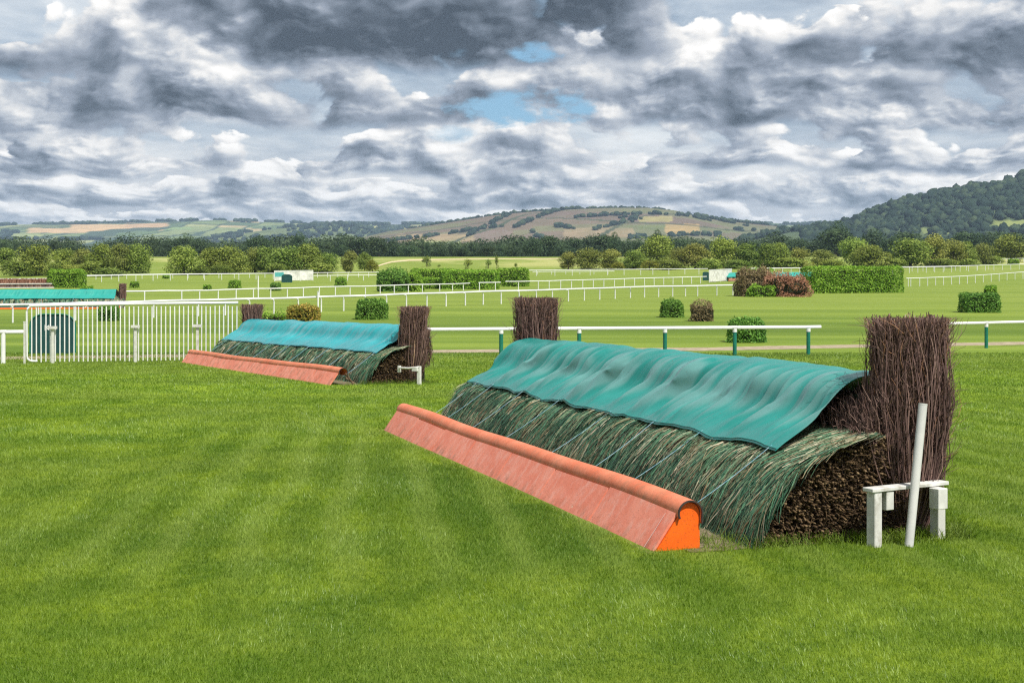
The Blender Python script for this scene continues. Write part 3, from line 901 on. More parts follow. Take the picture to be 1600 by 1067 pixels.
# ------------------------------------------------------------------ brush jumps
def W3(fr, s, t, z, g=True):
    """jump frame -> world. s along the jump from its near end, t across it, z up"""
    s = np.asarray(s, float); t = np.asarray(t, float); z = np.asarray(z, float)
    X = fr['P'][0] + fr['u'][0] * s + fr['v'][0] * t
    Y = fr['P'][1] + fr['u'][1] * s + fr['v'][1] * t
    s, X, Y, z = np.broadcast_arrays(s, X, Y, z)
    return np.stack([X, Y, z + gz(Y)], -1)
def frame(p0, p1):
    a, b = at(*p0), at(*p1)
    d = Vector((b.x - a.x, b.y - a.y)); L = d.length; d /= L
    return dict(P=(a.x, a.y), u=(d.x, d.y), v=(d.y, -d.x), L=L)
PROF_T = [2.06, 1.95, 1.78, 1.58, 1.39, 1.22, 1.08, 0.98, 0.93, 0.92]
PROF_Z = [0.90, 0.88, 0.845, 0.785, 0.685, 0.535, 0.35, 0.17, 0.03, -0.02]
def resample(xs, zs, n):
    xs, zs = np.array(xs), np.array(zs)
    d = np.concatenate([[0], np.cumsum(np.hypot(np.diff(xs), np.diff(zs)))])
    q = np.linspace(0, d[-1], n)
    for _ in range(2):
        x2, z2 = np.interp(q, d, xs), np.interp(q, d, zs)
    kx = np.convolve(np.pad(x2, 2, 'edge'), np.ones(5) / 5, 'valid'); kz = np.convolve(np.pad(z2, 2, 'edge'), np.ones(5) / 5, 'valid')
    kx[0], kx[-1], kz[0], kz[-1] = x2[0], x2[-1], z2[0], z2[-1]
    return kx, kz, d[-1]
AT, AZ, ALEN = resample(PROF_T, PROF_Z, 48)

def apron_at(q):
    x = np.clip(q, 0, 1) * (len(AT) - 1)
    return np.interp(x, np.arange(len(AT)), AT), np.interp(x, np.arange(len(AT)), AZ)

def build_takeoff(fr, label, group, npanel=6, open_end=False, color=None):
    L = fr['L']
    loc = W3(fr, L / 2, .2, 0)
    root = thing('takeoff_board', label, 'takeoff board', tuple(loc), group)
    sag = lambda s: 0.010 * math.sin(s / L * math.pi * 2.4 + .6) + 0.006 * math.sin(s / L * 17)
    cuts = np.linspace(0, L, npanel + 1)
    for a, b in zip(cuts[:-1], cuts[1:]):
        mb = MB()
        n = 6; g = .017
        lift = random.uniform(-.012, .012)
        S = np.linspace(a + g, b - g, n)
        vs = []
        for s in S:
            for (t, z) in ((-0.01, -0.03), (.215, .285), (.235, .272), (.012, -0.03)):
                vs.append(W3(fr, s, t + lift * .5, z + (sag(s) if z > 0 else 0) + lift * (z > 0)))
        fs = []
        for i in range(n - 1):
            for q in range(4):
                q2 = (q + 1) % 4
                fs.append((i * 4 + q, i * 4 + q2, (i + 1) * 4 + q2, (i + 1) * 4 + q))
        fs += [(0, 1, 2, 3)[::-1], tuple((n - 1) * 4 + q for q in range(4))]
        mb.add(vs, fs).build('board_panel', M['takeoff'] if color is None else color, root)
    # rounded cap along the top, a bent sheet with thickness
    def cap(r, drop):
        pts = []
        for an in np.linspace(math.radians(205), math.radians(-2), 16):
            pts.append((.335 + math.cos(an) * r, .296 + math.sin(an) * r * .95))
        if drop: pts.append((.330 + r * 1.0, .292 - .05)); pts.append((.335 + r, .292 - .085))
        return pts
    o, i_ = cap(.112, True), cap(.098, True)
    prof = o + i_[::-1]
    n = max(8, int(L / .12)); S = np.linspace(-.02, L + .02, n); k_ = len(prof)
    vs = np.concatenate([W3(fr, s, [p[0] for p in prof], [p[1] + sag(s) for p in prof]) for s in S])
    b = np.arange(n - 1)[:, None] * k_; q = np.arange(k_)[None]; q2 = (q + 1) % k_
    f = np.stack([b + q, b + q2, b + k_ + q2, b + k_ + q], -1).reshape(-1, 4)
    rl = np_mesh('padded_roll', vs, f, mats=[M['roll']], smooth=True, parent=root)
    # dark rubber edge at both ends
    for s, e in ((-.021, -.012), (L + .021, .012)):
        mb = MB()
        h = len(o)
        A = W3(fr, s, [p[0] for p in prof], [p[1] + sag(s) for p in prof]); B = W3(fr, s + e, [p[0] for p in prof], [p[1] + sag(s) for p in prof])
        fs = []
        for q in range(h - 1):
            a0, a1, b0, b1 = q, q + 1, k_ - 1 - q, k_ - 2 - q
            fs.append((k_ + a0, k_ + a1, k_ + b1, k_ + b0))
        for q in range(k_):
            fs.append((q, (q + 1) % k_, k_ + (q + 1) % k_, k_ + q))
        mb.add(list(A) + list(B), fs).build('rubber_edge', M['rim'], root)
    for s, e in ((.004, .03), (L - .034, .03)):
        poly = [(.024, -.03)] + [(.238, .268)]
        for an in np.linspace(math.radians(170), 0, 10):
            poly.append((.336 + math.cos(an) * .090, .292 + math.sin(an) * .088))
        poly.append((.430, -.03))
        if open_end and s < 1:
            mb = MB()
            w = W3(fr, [s, s], [.40, .62], [.27, -.02])
            mb.tube([w[0], w[1]], .022, 6).build('rear_brace', M['rawwood'], root)
            w = W3(fr, [s + .1, s + .1], [.44, .68], [.16, .02])
            mb = MB(); mb.tube([w[0], w[1]], .018, 6).build('rear_brace', M['rawwood'], root)
            continue
        A = W3(fr, s, [p[0] for p in poly], [p[1] + sag(0) * .6 for p in poly])
        off = Vector((fr['u'][0], fr['u'][1], 0)) * e
        MB().prism([Vector(p) for p in A], off).build('end_board', M['endboard'], root)
    if not open_end and color is None:
        # thin pale lines painted across the last panel and the roll
        mb = MB()
        vs = W3(fr, [.155, .165, .165, .155], [-.008, -.008, .196, .196], [-.012, -.012, .2716 + sag(.1), .2716 + sag(.1)]) 
        nrm = Vector((-fr['v'][0] * .8, -fr['v'][1] * .8, .6)).normalized() * .006
        mb.add([Vector(p) + nrm for p in vs], [(0, 1, 2, 3)])
        mb.build('painted_line', M['line'], root)
    return root

def build_brush(fr, label, group, n_spray=2600, n_stub=1900, n_birch=900, detail=1.0, tied=7, thick=1.0, birch_front=True):
    L = fr['L']
    root = thing('brush_fence', label, 'jump', tuple(W3(fr, L / 2, 1.6, 0)), group)
    # solid dark heart, kept inside the strands
    n = max(6, int(L / .5)); S = np.linspace(.14, L - .14, n)
    prof = [(AT[i], AZ[i] - .035) for i in range(2, len(AT) - 4, 4)]
    prof = [(t + .035, z) for t, z in prof] + [(1.02, -.05), (2.5, -.05), (2.5, 1.18), (2.14, 1.2), (2.08, .84)]
    vs = np.concatenate([W3(fr, s, [p[0] for p in prof], [p[1] for p in prof]) for s in S])
    k_ = len(prof)
    mb = MB()
    fs = [(i * k_ + q, i * k_ + (q + 1) % k_, (i + 1) * k_ + (q + 1) % k_, (i + 1) * k_ + q) for i in range(n - 1) for q in range(k_)]
    fs += [tuple(range(k_))[::-1], tuple((n - 1) * k_ + q for q in range(k_))]
    mb.add(list(vs), fs)
    mb.build('core', M['apron_core'], root)
    # strands hanging down the face, in sprays
    near = R.random(n_spray) ** 1.35
    s0 = near * (L + .12) - .06
    q0 = R.uniform(-.10, .88, n_spray)
    tone = np.clip(R.normal(.40, .22, n_spray) + .34 * (R.random(n_spray) < .15), 0, 1)
    dark_amt = vnoise(s0 * .9, q0 * 3, 3, 3) - .5
    tone = np.clip(tone - dark_amt * .55, 0, 1)
    slant = R.normal(-.02, .22, n_spray)
    per = 7
    s0 = np.repeat(s0, per) + R.normal(0, .035, n_spray * per)
    q0 = np.repeat(q0, per) + R.normal(0, .03, n_spray * per)
    tn = np.clip(np.repeat(tone, per) + R.normal(0, .16, n_spray * per), 0, 1)
    sl = np.repeat(slant, per) + R.normal(0, .16, n_spray * per)
    N = len(s0); K = 6
    ln = R.uniform(.10, .30, N)
    x = np.linspace(0, 1, K)[None]
    q = q0[:, None] + ln[:, None] * x
    t, z = apron_at(q)
    t2, z2 = apron_at(q + .02)
    dt, dz = t2 - t, z2 - z
    nl = np.hypot(dt, dz) + 1e-6
    nt, nzv = -np.abs(dz) / nl, np.abs(dt) / nl
    nt = np.where(nl < 1e-4, -1, nt); 
    layer = (vnoise(s0 * 2.2, q0 * 5, 6, 3)[:, None] - .45) * .12
    lift = R.uniform(0, .05, N)[:, None] + layer + x * R.uniform(-.02, .05, N)[:, None]
    lift = lift * np.interp(q, [.36, .54], [.15, 1.0]) * (.35 if thick >= 4 else 1.0)
    over = np.clip(q - 1, 0, .2)
    tt = t + nt * lift - over * .15
    zz = np.maximum(z + nzv * lift - over * .5, .004)
    ss = s0[:, None] + sl[:, None] * x * ln[:, None] * ALEN + np.sin(x * 5 + R.random((N, 1)) * 6) * .012
    C = W3(fr, ss, tt, zz)
    wd = (R.uniform(.0028, .0082, N) * thick)[:, None] * (1 - .55 * x)
    ud = np.array([fr['u'][0], fr['u'][1], 0.0])
    roll = R.normal(0, .5, (N, 1, 1))
    side = ud[None, None] + roll * np.array([0, 0, 1.0])
    A = C - side * wd[..., None]; B = C + side * wd[..., None]
    V = np.stack([A, B], 2).reshape(-1, 3)
    b = (np.arange(N) * K * 2)[:, None] + np.arange(K - 1)[None] * 2
    f = np.stack([b, b + 1, b + 3, b + 2], -1).reshape(-1, 4)
    tint = np.repeat(tn, K * 2)
    np_mesh('brush_apron', V, f, mats=[M['apron']], tint=tint, parent=root)
    # cut stem ends at the near end
    if n_stub:
        T = R.uniform(.9, 2.16, n_stub * 3); Z = R.uniform(0, .92, n_stub * 3)
        lim = np.interp(T, AT[::-1], AZ[::-1]) - .05
        lim = np.where(T > 2.06, .9, lim)
        ok = (Z < lim)
        T, Z = T[ok][:n_stub], Z[ok][:n_stub]
        m = len(T)
        a = W3(fr, np.full(m, .16), T + R.normal(0, .02, m), Z + R.normal(0, .02, m))
        c = W3(fr, .03 - R.uniform(-.07, .10, m) - .05 * vnoise(T * 4, Z * 4, 2, 3), T + R.normal(-.012, .028, m), np.maximum(Z + R.normal(-.012, .026, m), .005))
        r = R.uniform(.004, .0125, m)
        tint = R.uniform(.05, .55, m)
        v, f, tt = sticks(a, c, r, r * .85, 2, .02, 0, 5, tint, tip=R.uniform(.35, 1.0, m))
        # end caps: one pentagon fan as a quad and a triangle
        bi = np.arange(m) * 15 + 10
        f2 = np.stack([bi, bi + 1, bi + 2, bi + 3], 1)
        f3 = np.stack([bi, bi + 3, bi + 4], 1)
        m2 = 1300
        T = R.uniform(1.0, 2.4, m2); Z = R.uniform(.02, .8, m2)
        ok = Z < np.interp(T, AT[::-1], AZ[::-1]) - .03
        T, Z = T[ok], Z[ok]; m2 = len(T)
        p = W3(fr, R.uniform(-.06, .06, m2), T, Z)
        e = W3(fr, R.uniform(-.10, .04, m2), T + R.normal(0, .10, m2), np.maximum(Z + R.normal(-.02, .09, m2), .005))
        v4, f4, t4 = sticks(p, e, .0032, .0018, 3, .14, .004, 3, R.uniform(0, .8, m2))
        V = np.concatenate([v, v4]); Fq = np.concatenate([f, f2, f4 + len(v)]); TT = np.concatenate([tt, t4])
        np_mesh('stem_ends', V, Fq, tris=f3, mats=[M['stems']], tint=TT, parent=root)
    # upright birch behind the apron
    if n_birch:
        m = n_birch
        S = np.concatenate([R.uniform(-.02, .72, m), R.uniform(L - .7, L + .03, m // 3)]); m = len(S)
        T = R.uniform(2.0, 2.65, m)
        top = np.interp(T, [2.0, 2.12, 2.4, 2.65], [1.02, 1.20, 1.30, 1.27]) - R.random(m) * .10
        a = W3(fr, S + R.normal(0, .03, m), T + .05, R.uniform(.35, .8, m))
        c = W3(fr, S + R.normal(-.01, .05, m), T - R.uniform(.02, .12, m), top)
        parts = [sticks(a, c, .0065, .003, 4, .03, .006, 3, R.uniform(.05, .8, m))]
        m2 = m * 3
        i_ = R.integers(0, m, m2); k2 = R.uniform(.4, .95, m2)[:, None]
        p = a[i_] + (c[i_] - a[i_]) * k2
        e = p + (c[i_] - a[i_]) * R.uniform(.06, .18, (m2, 1)) + R.normal(0, .035, (m2, 3))
        parts.append(sticks(p, e, .0032, .0015, 3, .06, 0, 3, R.uniform(.1, .9, m2)))
        V, Fq, TT = join_np(parts)
        np_mesh('birch_packing', V, Fq, mats=[M['birch']], tint=TT, parent=root)
    return root

def build_tarp(fr, label, group, mat, s0=.55, s1=None, seed=4, amp=1.0, hem=1.40, ties=7, res=1.0, twine=True, big=()):
    L = fr['L']; s1 = L + .02 if s1 is None else s1
    root = thing('tarpaulin', label, 'tarpaulin', tuple(W3(fr, L / 2, 2.0, 1.0)), group)
    prof_t = [2.80, 2.74, 2.66, 2.52, 2.36, 2.20, 2.06, 1.97, 1.90, 1.81, 1.69, 1.56, 1.42, 1.32]
    prof_z = [0.95, 1.15, 1.27, 1.345, 1.365, 1.335, 1.25, 1.13, 1.01, .925, .880, .830, .745, .665]
    pt, pz, pl = resample(prof_t, prof_z, 74)
    ns = int((s1 - s0) / (.012 / res)); nq = 74
    S, Q = np.meshgrid(np.linspace(s0, s1, ns), np.linspace(0, 1, nq), indexing='ij')
    # hem wanders: the cloth ends a little higher or lower along its length
    hemq = 1.0 - .05 * (vnoise(S[:, 0] * 1.1, S[:, 0] * 0 + 2, seed, 3) - .35) * amp
    hemq = hemq - .018 * np.abs(np.sin((S[:, 0] - s0) / (s1 - s0) * math.pi * ties)) * amp
    Qe = Q * hemq[:, None]
    ii = Qe * (nq - 1)
    T = np.interp(ii, np.arange(nq), pt); Z = np.interp(ii, np.arange(nq), pz)
    # outward normal of the profile
    dT = np.gradient(pt); dZ = np.gradient(pz); dl = np.hypot(dT, dZ)
    nT = np.interp(ii, np.arange(nq), dZ / dl); nZ = np.interp(ii, np.arange(nq), -dT / dl)
    # gathers: narrow ridges that start under the crest, slant, and fade on the flared skirt
    face = np.clip((Q - .40) / .18, 0, 1) * np.clip((.97 - Q) / .22, 0, 1)
    sl = S - (Q - .5) * .50
    def ridge(f, sd):
        v = vnoise(sl * f + .35 * vnoise(S * 2, Q * 2, seed + 60, 2), Q * .9 + sd, seed + sd, 1)
        return .9 - 1.9 * np.abs(2 * v - 1) ** .85
    env = .35 + 1.1 * vnoise(S * .8, Q * 0, seed + 40, 2)
    d = (ridge(1.7, 1) * .045 + ridge(4.2, 2) * .070 + ridge(8.5, 3) * .066 + ridge(16.0, 4) * .024) * face * env * amp
    d += (vnoise(sl * 16, Q * 2, seed + 9, 2) - .5) * .012 * np.clip((Q - .25) / .2, 0, 1) * amp
    d += (vnoise((S + (Q - .4) * .9) * 3.0, Q * 1.5, seed + 22, 3) - .5) * .030 * np.clip(1 - np.abs(Q - .32) / .26, 0, 1) * amp
    d += (ridge(5.5, 6) + .2) * .022 * np.clip((Q - .05) / .12, 0, 1) * np.clip((.55 - Q) / .2, 0, 1) * env * amp
    d += (vnoise(S * 1.3, Q * 3.0, seed + 30, 3) - .5) * .035 * np.clip((Q - .68) / .2, 0, 1) * amp
    for (sc, wid, hgt) in big:            # large folds where the cloth is slack
        cx = sc + (Q - .3) * 1.5
        a = (S - cx) / wid
        d += hgt * np.exp(-np.where(a > 0, np.abs(a) * 1.6, np.abs(a) * 4.5)) * np.clip((Q - .26) / .42, 0, 1) * np.clip((1.08 - Q) / .2, 0, 1)
    d = np.maximum(d, -.03) + .012 * np.clip((Q - .62) / .12, 0, 1)
    for _ in range(2):
        d[1:-1] = (d[:-2] + 2 * d[1:-1] + d[2:]) / 4
        d[:, 1:-1] = (d[:, :-2] + 2 * d[:, 1:-1] + d[:, 2:]) / 4
    sag = (vnoise(S * .8, Q * 0 + 1, seed + 5, 3) - .5) * .10 * np.clip(1 - Q, 0, 1)
    # the near end of the cloth slips back towards the crest
    endpull = np.exp(-(S - s0) / .5) * .0
    Sx = S + (1 - np.abs(Q - .4) * 1.2) * .05 * np.sin(S * 3) * amp * .3
    P = W3(fr, Sx, T + nT * d, Z + nZ * d + sag + .028)
    V = P.reshape(-1, 3)
    b = np.arange(ns - 1)[:, None] * nq + np.arange(nq - 1)[None]
    f = np.stack([b, b + 1, b + nq + 1, b + nq], -1).reshape(-1, 4)
    rub = np.clip(.35 + d * 7.0 + (vnoise(sl * 13, Q * 3, seed + 50, 3) - .5) * .7, 0, 1) * np.clip((Q - .18) / .2, 0, 1)
    sheet = np_mesh('sheet', V, f, mats=[mat], smooth=True, parent=root, tint=rub.reshape(-1))
    so = sheet.modifiers.new('thickness', 'SOLIDIFY'); so.thickness = .006; so.offset = 1
    hb = MB()
    hb.tube([Vector(P[i, -2]) + Vector((0, 0, .004)) for i in range(0, ns, max(1, ns // 260))], .007, 5)
    hb.build('hem', mat, root)
    if twine:
        for s in np.linspace(s0 + .15, s1 - .4, ties) + R.uniform(-.3, .3, ties) * (np.arange(ties) > 0):
            i = int((s - s0) / (s1 - s0) * (ns - 1))
            p = Vector(P[i, -3])
            e = Vector(W3(fr, max(s + random.uniform(-.25, .12), .1), .47, .19))
            pts = [p + (e - p) * q_ - Vector((0, 0, .02 * math.sin(q_ * math.pi))) for q_ in np.linspace(0, 1, 6)]
            MB().tube(pts, .0030 * max(1, res ** -1 * .9), 5).build('twine', M['twine'], root)
    return root

def build_wing(fr, s, label, group, h=1.87, dt=0.0, n=520, lean=0.0, thick=1.0, shoulder=True, back=0.0):
    """upright bundle of birch that narrows to its foot"""
    root = thing('birch_wing', label, 'brushwood wing', tuple(W3(fr, s, 2.45 + dt, 0)), group)
    c0, c1 = 2.43 + dt, 2.475 + dt + lean
    def bundle(m, wt0, ws0, wt1, ws1, h0, h1, cc0, cc1, r0, r1, tipp):
        a = R.uniform(0, 2 * np.pi, m); rr = np.sqrt(R.random(m)) ** .8
        e = lambda an, p: np.sign(an) * np.abs(an) ** p
        ca, sa = e(np.cos(a), .65) * rr, e(np.sin(a), .65) * rr
        p0 = W3(fr, s + sa * ws0, cc0 + ca * wt0, R.uniform(-.02, .05, m))
        hh = R.uniform(h0, h1, m) + .02 * R.normal(0, 1, m)
        p1 = W3(fr, s + sa * ws1 + R.normal(0, .02, m), cc1 + ca * wt1 + R.normal(0, .02, m), hh)
        tint = np.clip(R.normal(.42, .22, m) + (R.random(m) < .03) * .5, 0, .97)
        return p0, p1, sticks(p0, p1, R.uniform(r0 * .6, r0, m) * thick, R.uniform(r1 * .6, r1, m) * thick, 8, .034, .013, 4, tint,
                              tip=np.where(R.random(m) < tipp, 1.0, tint), flare=.85)
    p0, p1, s_a = bundle(n, .09, .10, .335, .20, h - .06, h + .015, c0, c1, .0088, .0042, .14)
    parts = [s_a]
    ps, pe = [p0], [p1]
    if shoulder:
        b0, b1, s_b = bundle(n // 3, .10, .11, .26, .22, 1.08, 1.30, c0 + .02, c1 + .05, .010, .0045, .05)
        parts.append(s_b); ps.append(b0); pe.append(b1)
        b0, b1, s_b = bundle(n // 4, .12, .11, .11, .18, 1.15, 1.33, c0 + .06, c1 + .26, .010, .0045, .05)
        parts.append(s_b); ps.append(b0); pe.append(b1)
    A = np.concatenate(ps); B = np.concatenate(pe)
    m2 = len(A) * 6
    i_ = R.integers(0, len(A), m2); k2 = R.uniform(.25, .95, m2)[:, None]
    d = B[i_] - A[i_]
    p = A[i_] + d * np.concatenate([k2 ** .85, k2 ** .85, k2], 1)
    e = p + d * R.uniform(.06, .22, (m2, 1)) + R.normal(0, .075, (m2, 3))
    gh = gz(e[:, 1]) + h + .015
    e[:, 2] = np.minimum(e[:, 2], gh)
    parts.append(sticks(p, e, .0034 * thick, .0016 * thick, 3, .10, .004, 3, np.clip(R.normal(.60, .22, m2), 0, .93)))
    V, Fq, TT = join_np(parts)
    np_mesh('brushwood', V, Fq, mats=[M['birch']], tint=TT, parent=root)
    # packed heart of the bundle
    mb = MB(); vs = []; n_ = 16; lv = [(.0, .07, .07, c0), (.4, .09, .09, c0), (h * .5, .15, .12, (c0 + c1) / 2), (h - .14, .25, .13, c1)]
    for (z, a, b, c) in lv:
        for q in range(n_):
            an = 2 * math.pi * q / n_
            vs.append(W3(fr, s + math.sin(an) * b, c + math.cos(an) * a, z))
    fs = [(i * n_ + q, i * n_ + (q + 1) % n_, (i + 1) * n_ + (q + 1) % n_, (i + 1) * n_ + q) for i in range(len(lv) - 1) for q in range(n_)] + [tuple(range((len(lv) - 1) * n_, len(lv) * n_))]
    mb.add(vs, fs).build('packed_heart', M['birch_core'], root)
    # wire binding
    return root
#PART3
# ------------------------------------------------------------------ the jumps
J1 = frame((1018, 862), (598, 672))
J2 = frame((515, 602), (283, 566))
G_TO, G_BF, G_TP, G_WG = 'orange take-off boards', 'brush jumps', 'green tarpaulins over the jumps', 'brushwood wings beside the jumps'

def soil_bed(fr, t0, t1, s0, s1, label):
    n = 40
    S = np.linspace(s0, s1, n)
    ea = vnoise(S * 1.5, S * 0, 2, 3) - .5; eb = vnoise(S * 1.5, S * 0 + 5, 3, 3) - .5
    K = 10
    V = []
    for i, s in enumerate(S):
        for q in range(K):
            t = t0 + ea[i] * .10 + (t1 + eb[i] * .16 - t0) * q / (K - 1)
            V.append(W3(fr, s + (vnoise(np.array([t * 2.0]), np.array([1.0 * (i > n / 2)]), 5, 2)[0] - .5) * .18 * (i in (0, n - 1)), t, .005))
    V = np.array(V)
    b = np.arange(n - 1)[:, None] * K + np.arange(K - 1)[None]
    f = np.stack([b, b + K, b + K + 1, b + 1], -1).reshape(-1, 4)
    tag(np_mesh('soil_bed', V, f, mats=[M['soil']]), label, None, None, 'structure')
soil_bed(J1, .30, 2.75, -.10, J1['L'] + .3, 'bare gritty soil under the near brush jump')
soil_bed(J2, .30, 2.60, -.10, J2['L'] + .3, 'bare soil under the second brush jump')

build_takeoff(J1, 'dusty pink take-off board with bright orange end, in front of the near jump', G_TO, 7)
build_brush(J1, 'near brush jump with spruce apron and cut brown stem ends', G_BF, 7600, 2600, 700)
build_tarp(J1, 'teal tarpaulin draped over the near jump beside the white pole', G_TP, M['tarp'], s0=.42, seed=4,
           big=((8.3, .30, .10), (6.7, .34, .11), (5.0, .40, .11), (3.0, .25, .05), (1.9, .2, .04)), ties=8)
build_wing(J1, .12, 'tall brushwood wing behind the white trestle and leaning white pole', G_WG, h=1.87, n=900)
build_wing(J1, J1['L'] + .35, 'brushwood wing standing at the far end of the near jump', G_WG, h=2.03, dt=.13, n=600, shoulder=False, thick=1.15)

build_takeoff(J2, 'pink take-off board with an open end, in front of the second jump', G_TO, 9, open_end=True)
build_brush(J2, 'second brush jump with dark spruce apron, beyond the near one', G_BF, 3800, 1000, 400, thick=1.9)
build_tarp(J2, 'blue-green tarpaulin over the second jump', G_TP, M['tarp_blue'], s0=.42, seed=17, amp=.85, ties=9, res=.6)
build_wing(J2, .12, 'brushwood wing at the near end of the second jump beside a small white stand', G_WG, h=1.84, dt=-.30, n=420, thick=1.6, lean=.06)
build_wing(J2, J2['L'] + .3, 'brushwood wing between the white gate and the second jump', G_WG, h=1.86, n=260, thick=2.0, shoulder=False)

J3 = frame((186, 482.5), (-190, 484))
build_takeoff(J3, 'green faced take-off board with orange edges below the left jump', G_TO, 10, color=M['greenboard'])
build_brush(J3, 'left jump covered by a teal net, seen behind the white gate', G_BF, 700, 0, 200, thick=4.0)
build_tarp(J3, 'teal net sheet over the left jump behind the white gate', G_TP, M['tarp_far'], s0=.55, seed=27, amp=.5, ties=7, res=.35, hem=1.3)
build_wing(J3, .0, 'short brown wing at the end of the left jump', G_WG, h=1.80, dt=-.8, n=200, thick=4.0, shoulder=False)
J4 = frame((1282, 438.5), (1140, 440))
build_takeoff(J4, 'orange edged take-off board below the far jump behind the bronze bush', G_TO, 6, color=M['rawwood'])
build_brush(J4, 'far jump under a teal sheet behind the bronze bush and long hedge', G_BF, 400, 0, 0, thick=6.0)
build_tarp(J4, 'teal sheet over the far jump between the bronze bush and long hedge', G_TP, M['tarp_far'], s0=.3, seed=33, amp=.5, ties=4, res=.3)
build_wing(J4, J4['L'] + .2, 'small dark wing at the far jump beside the white hoarding', G_WG, h=1.75, dt=-.3, n=120, thick=6.0, shoulder=False)

# orange edging of the left jump: two long rails on the board
def j3_edge():
    mb = MB()
    r = [Vector(W3(J3, s, -.06, .03)) for s in np.linspace(0, J3['L'], 12)]
    mb.tube(r, .075, 8)
    o = mb.build('orange_rail', M['endboard'], None)
    par = [x for x in bpy.data.objects if x.get('label', '').startswith('green faced take-off')][0]
    o.parent = par; o.location = -par.location
    for s in np.linspace(2.5, J3['L'] - .5, 9):
        m2 = MB(); a = W3(J3, [s, s - .35], [-.03, .16], [.06, .33]); m2.tube([a[0], a[1]], .05, 6)
        q = m2.build('white_strut', M['white'], None); q.parent = par; q.location = -par.location
j3_edge()

# white trestle round the foot of the near wing, and the pole that leans on it
def trestle():
    a, b = at(1366, 854), at(1465, 841)
    ax = (b - a).normalized(); bx = Vector((0, 0, 1)).cross(ax)
    root = thing('trestle', 'white painted wooden trestle round the foot of the near wing', 'trestle', tuple((a + b) / 2), 'white trestles beside the wings')
    mb = MB().box(a + Vector((0, 0, .235)), .084, .10, .49, ax, .006); mb.build('leg', M['white'], root)
    mb = MB().box(b + Vector((0, 0, .20)), .088, .10, .42, ax, .006); o = mb.build('leg', M['white'], root)
    m = a + (b - a) * .5
    MB().box(m + Vector((0, 0, .475)), (b - a).length + .15, .12, .032, ax, .004).build('top_board', M['white'], root)
    MB().box(a + ax * .135 - bx * .01 + Vector((0, 0, .375)), .085, .08, .155, ax, .005).build('block', M['white'], root)
    MB().box(b - ax * .10 - bx * .10 + Vector((0, 0, .365)), .11, .11, .175, ax, .005).build('block', M['white'], root)
    mb = MB(); q = b - bx * .057 + Vector((0, 0, .33)); mb.tube([q - ax * .045 - Vector((0, 0, .03)), q + ax * .052 + Vector((0, 0, .03))], .006, 6); mb.build('blue_tie', M['tarp_blue'], root)
    t = thing('white_pole', 'white plastic pole leaning against the trestle at the near wing', 'pole', tuple(at(1420, 854)))
    p0 = at(1420, 854); Y = p0.y
    top = Vector(((1442 - 800) / F * (Y + .14), Y + .14, CH - (632 - HY) / F * (Y + .14)))
    MB().tube([p0, p0 + (top - p0) * .5, top], .037, 20, caps=False).build('tube', M['whitepole'], t)
    d = (top - p0).normalized()
    MB().tube([top - d * .004, top + d * .008], .038, 20).build('end_cap', M['whitepole'], t)
trestle()
def stand2():
    a, b = at(624, 600), at(655, 601)
    ax = (b - a).normalized()
    root = thing('trestle', 'small white stand at the foot of the second wing', 'trestle', tuple((a + b) / 2), 'white trestles beside the wings')
    MB().box(a + Vector((0, 0, .36)), .06, .06, .16, ax).build('block', M['white'], root)
    MB().box(b + Vector((0, 0, .22)), .075, .08, .44, ax).build('leg', M['white'], root)
    mb = MB(); mb.tube([a + Vector((0, -.03, .39)), (a + b) / 2 + Vector((0, -.16, .395)), b + Vector((0, -.03, .42))], .022, 8); mb.build('top_bar', M['white'], root)
    MB().box(b + Vector((-.09, -.02, .37)), .14, .10, .09, ax).build('block', M['white'], root)
stand2()

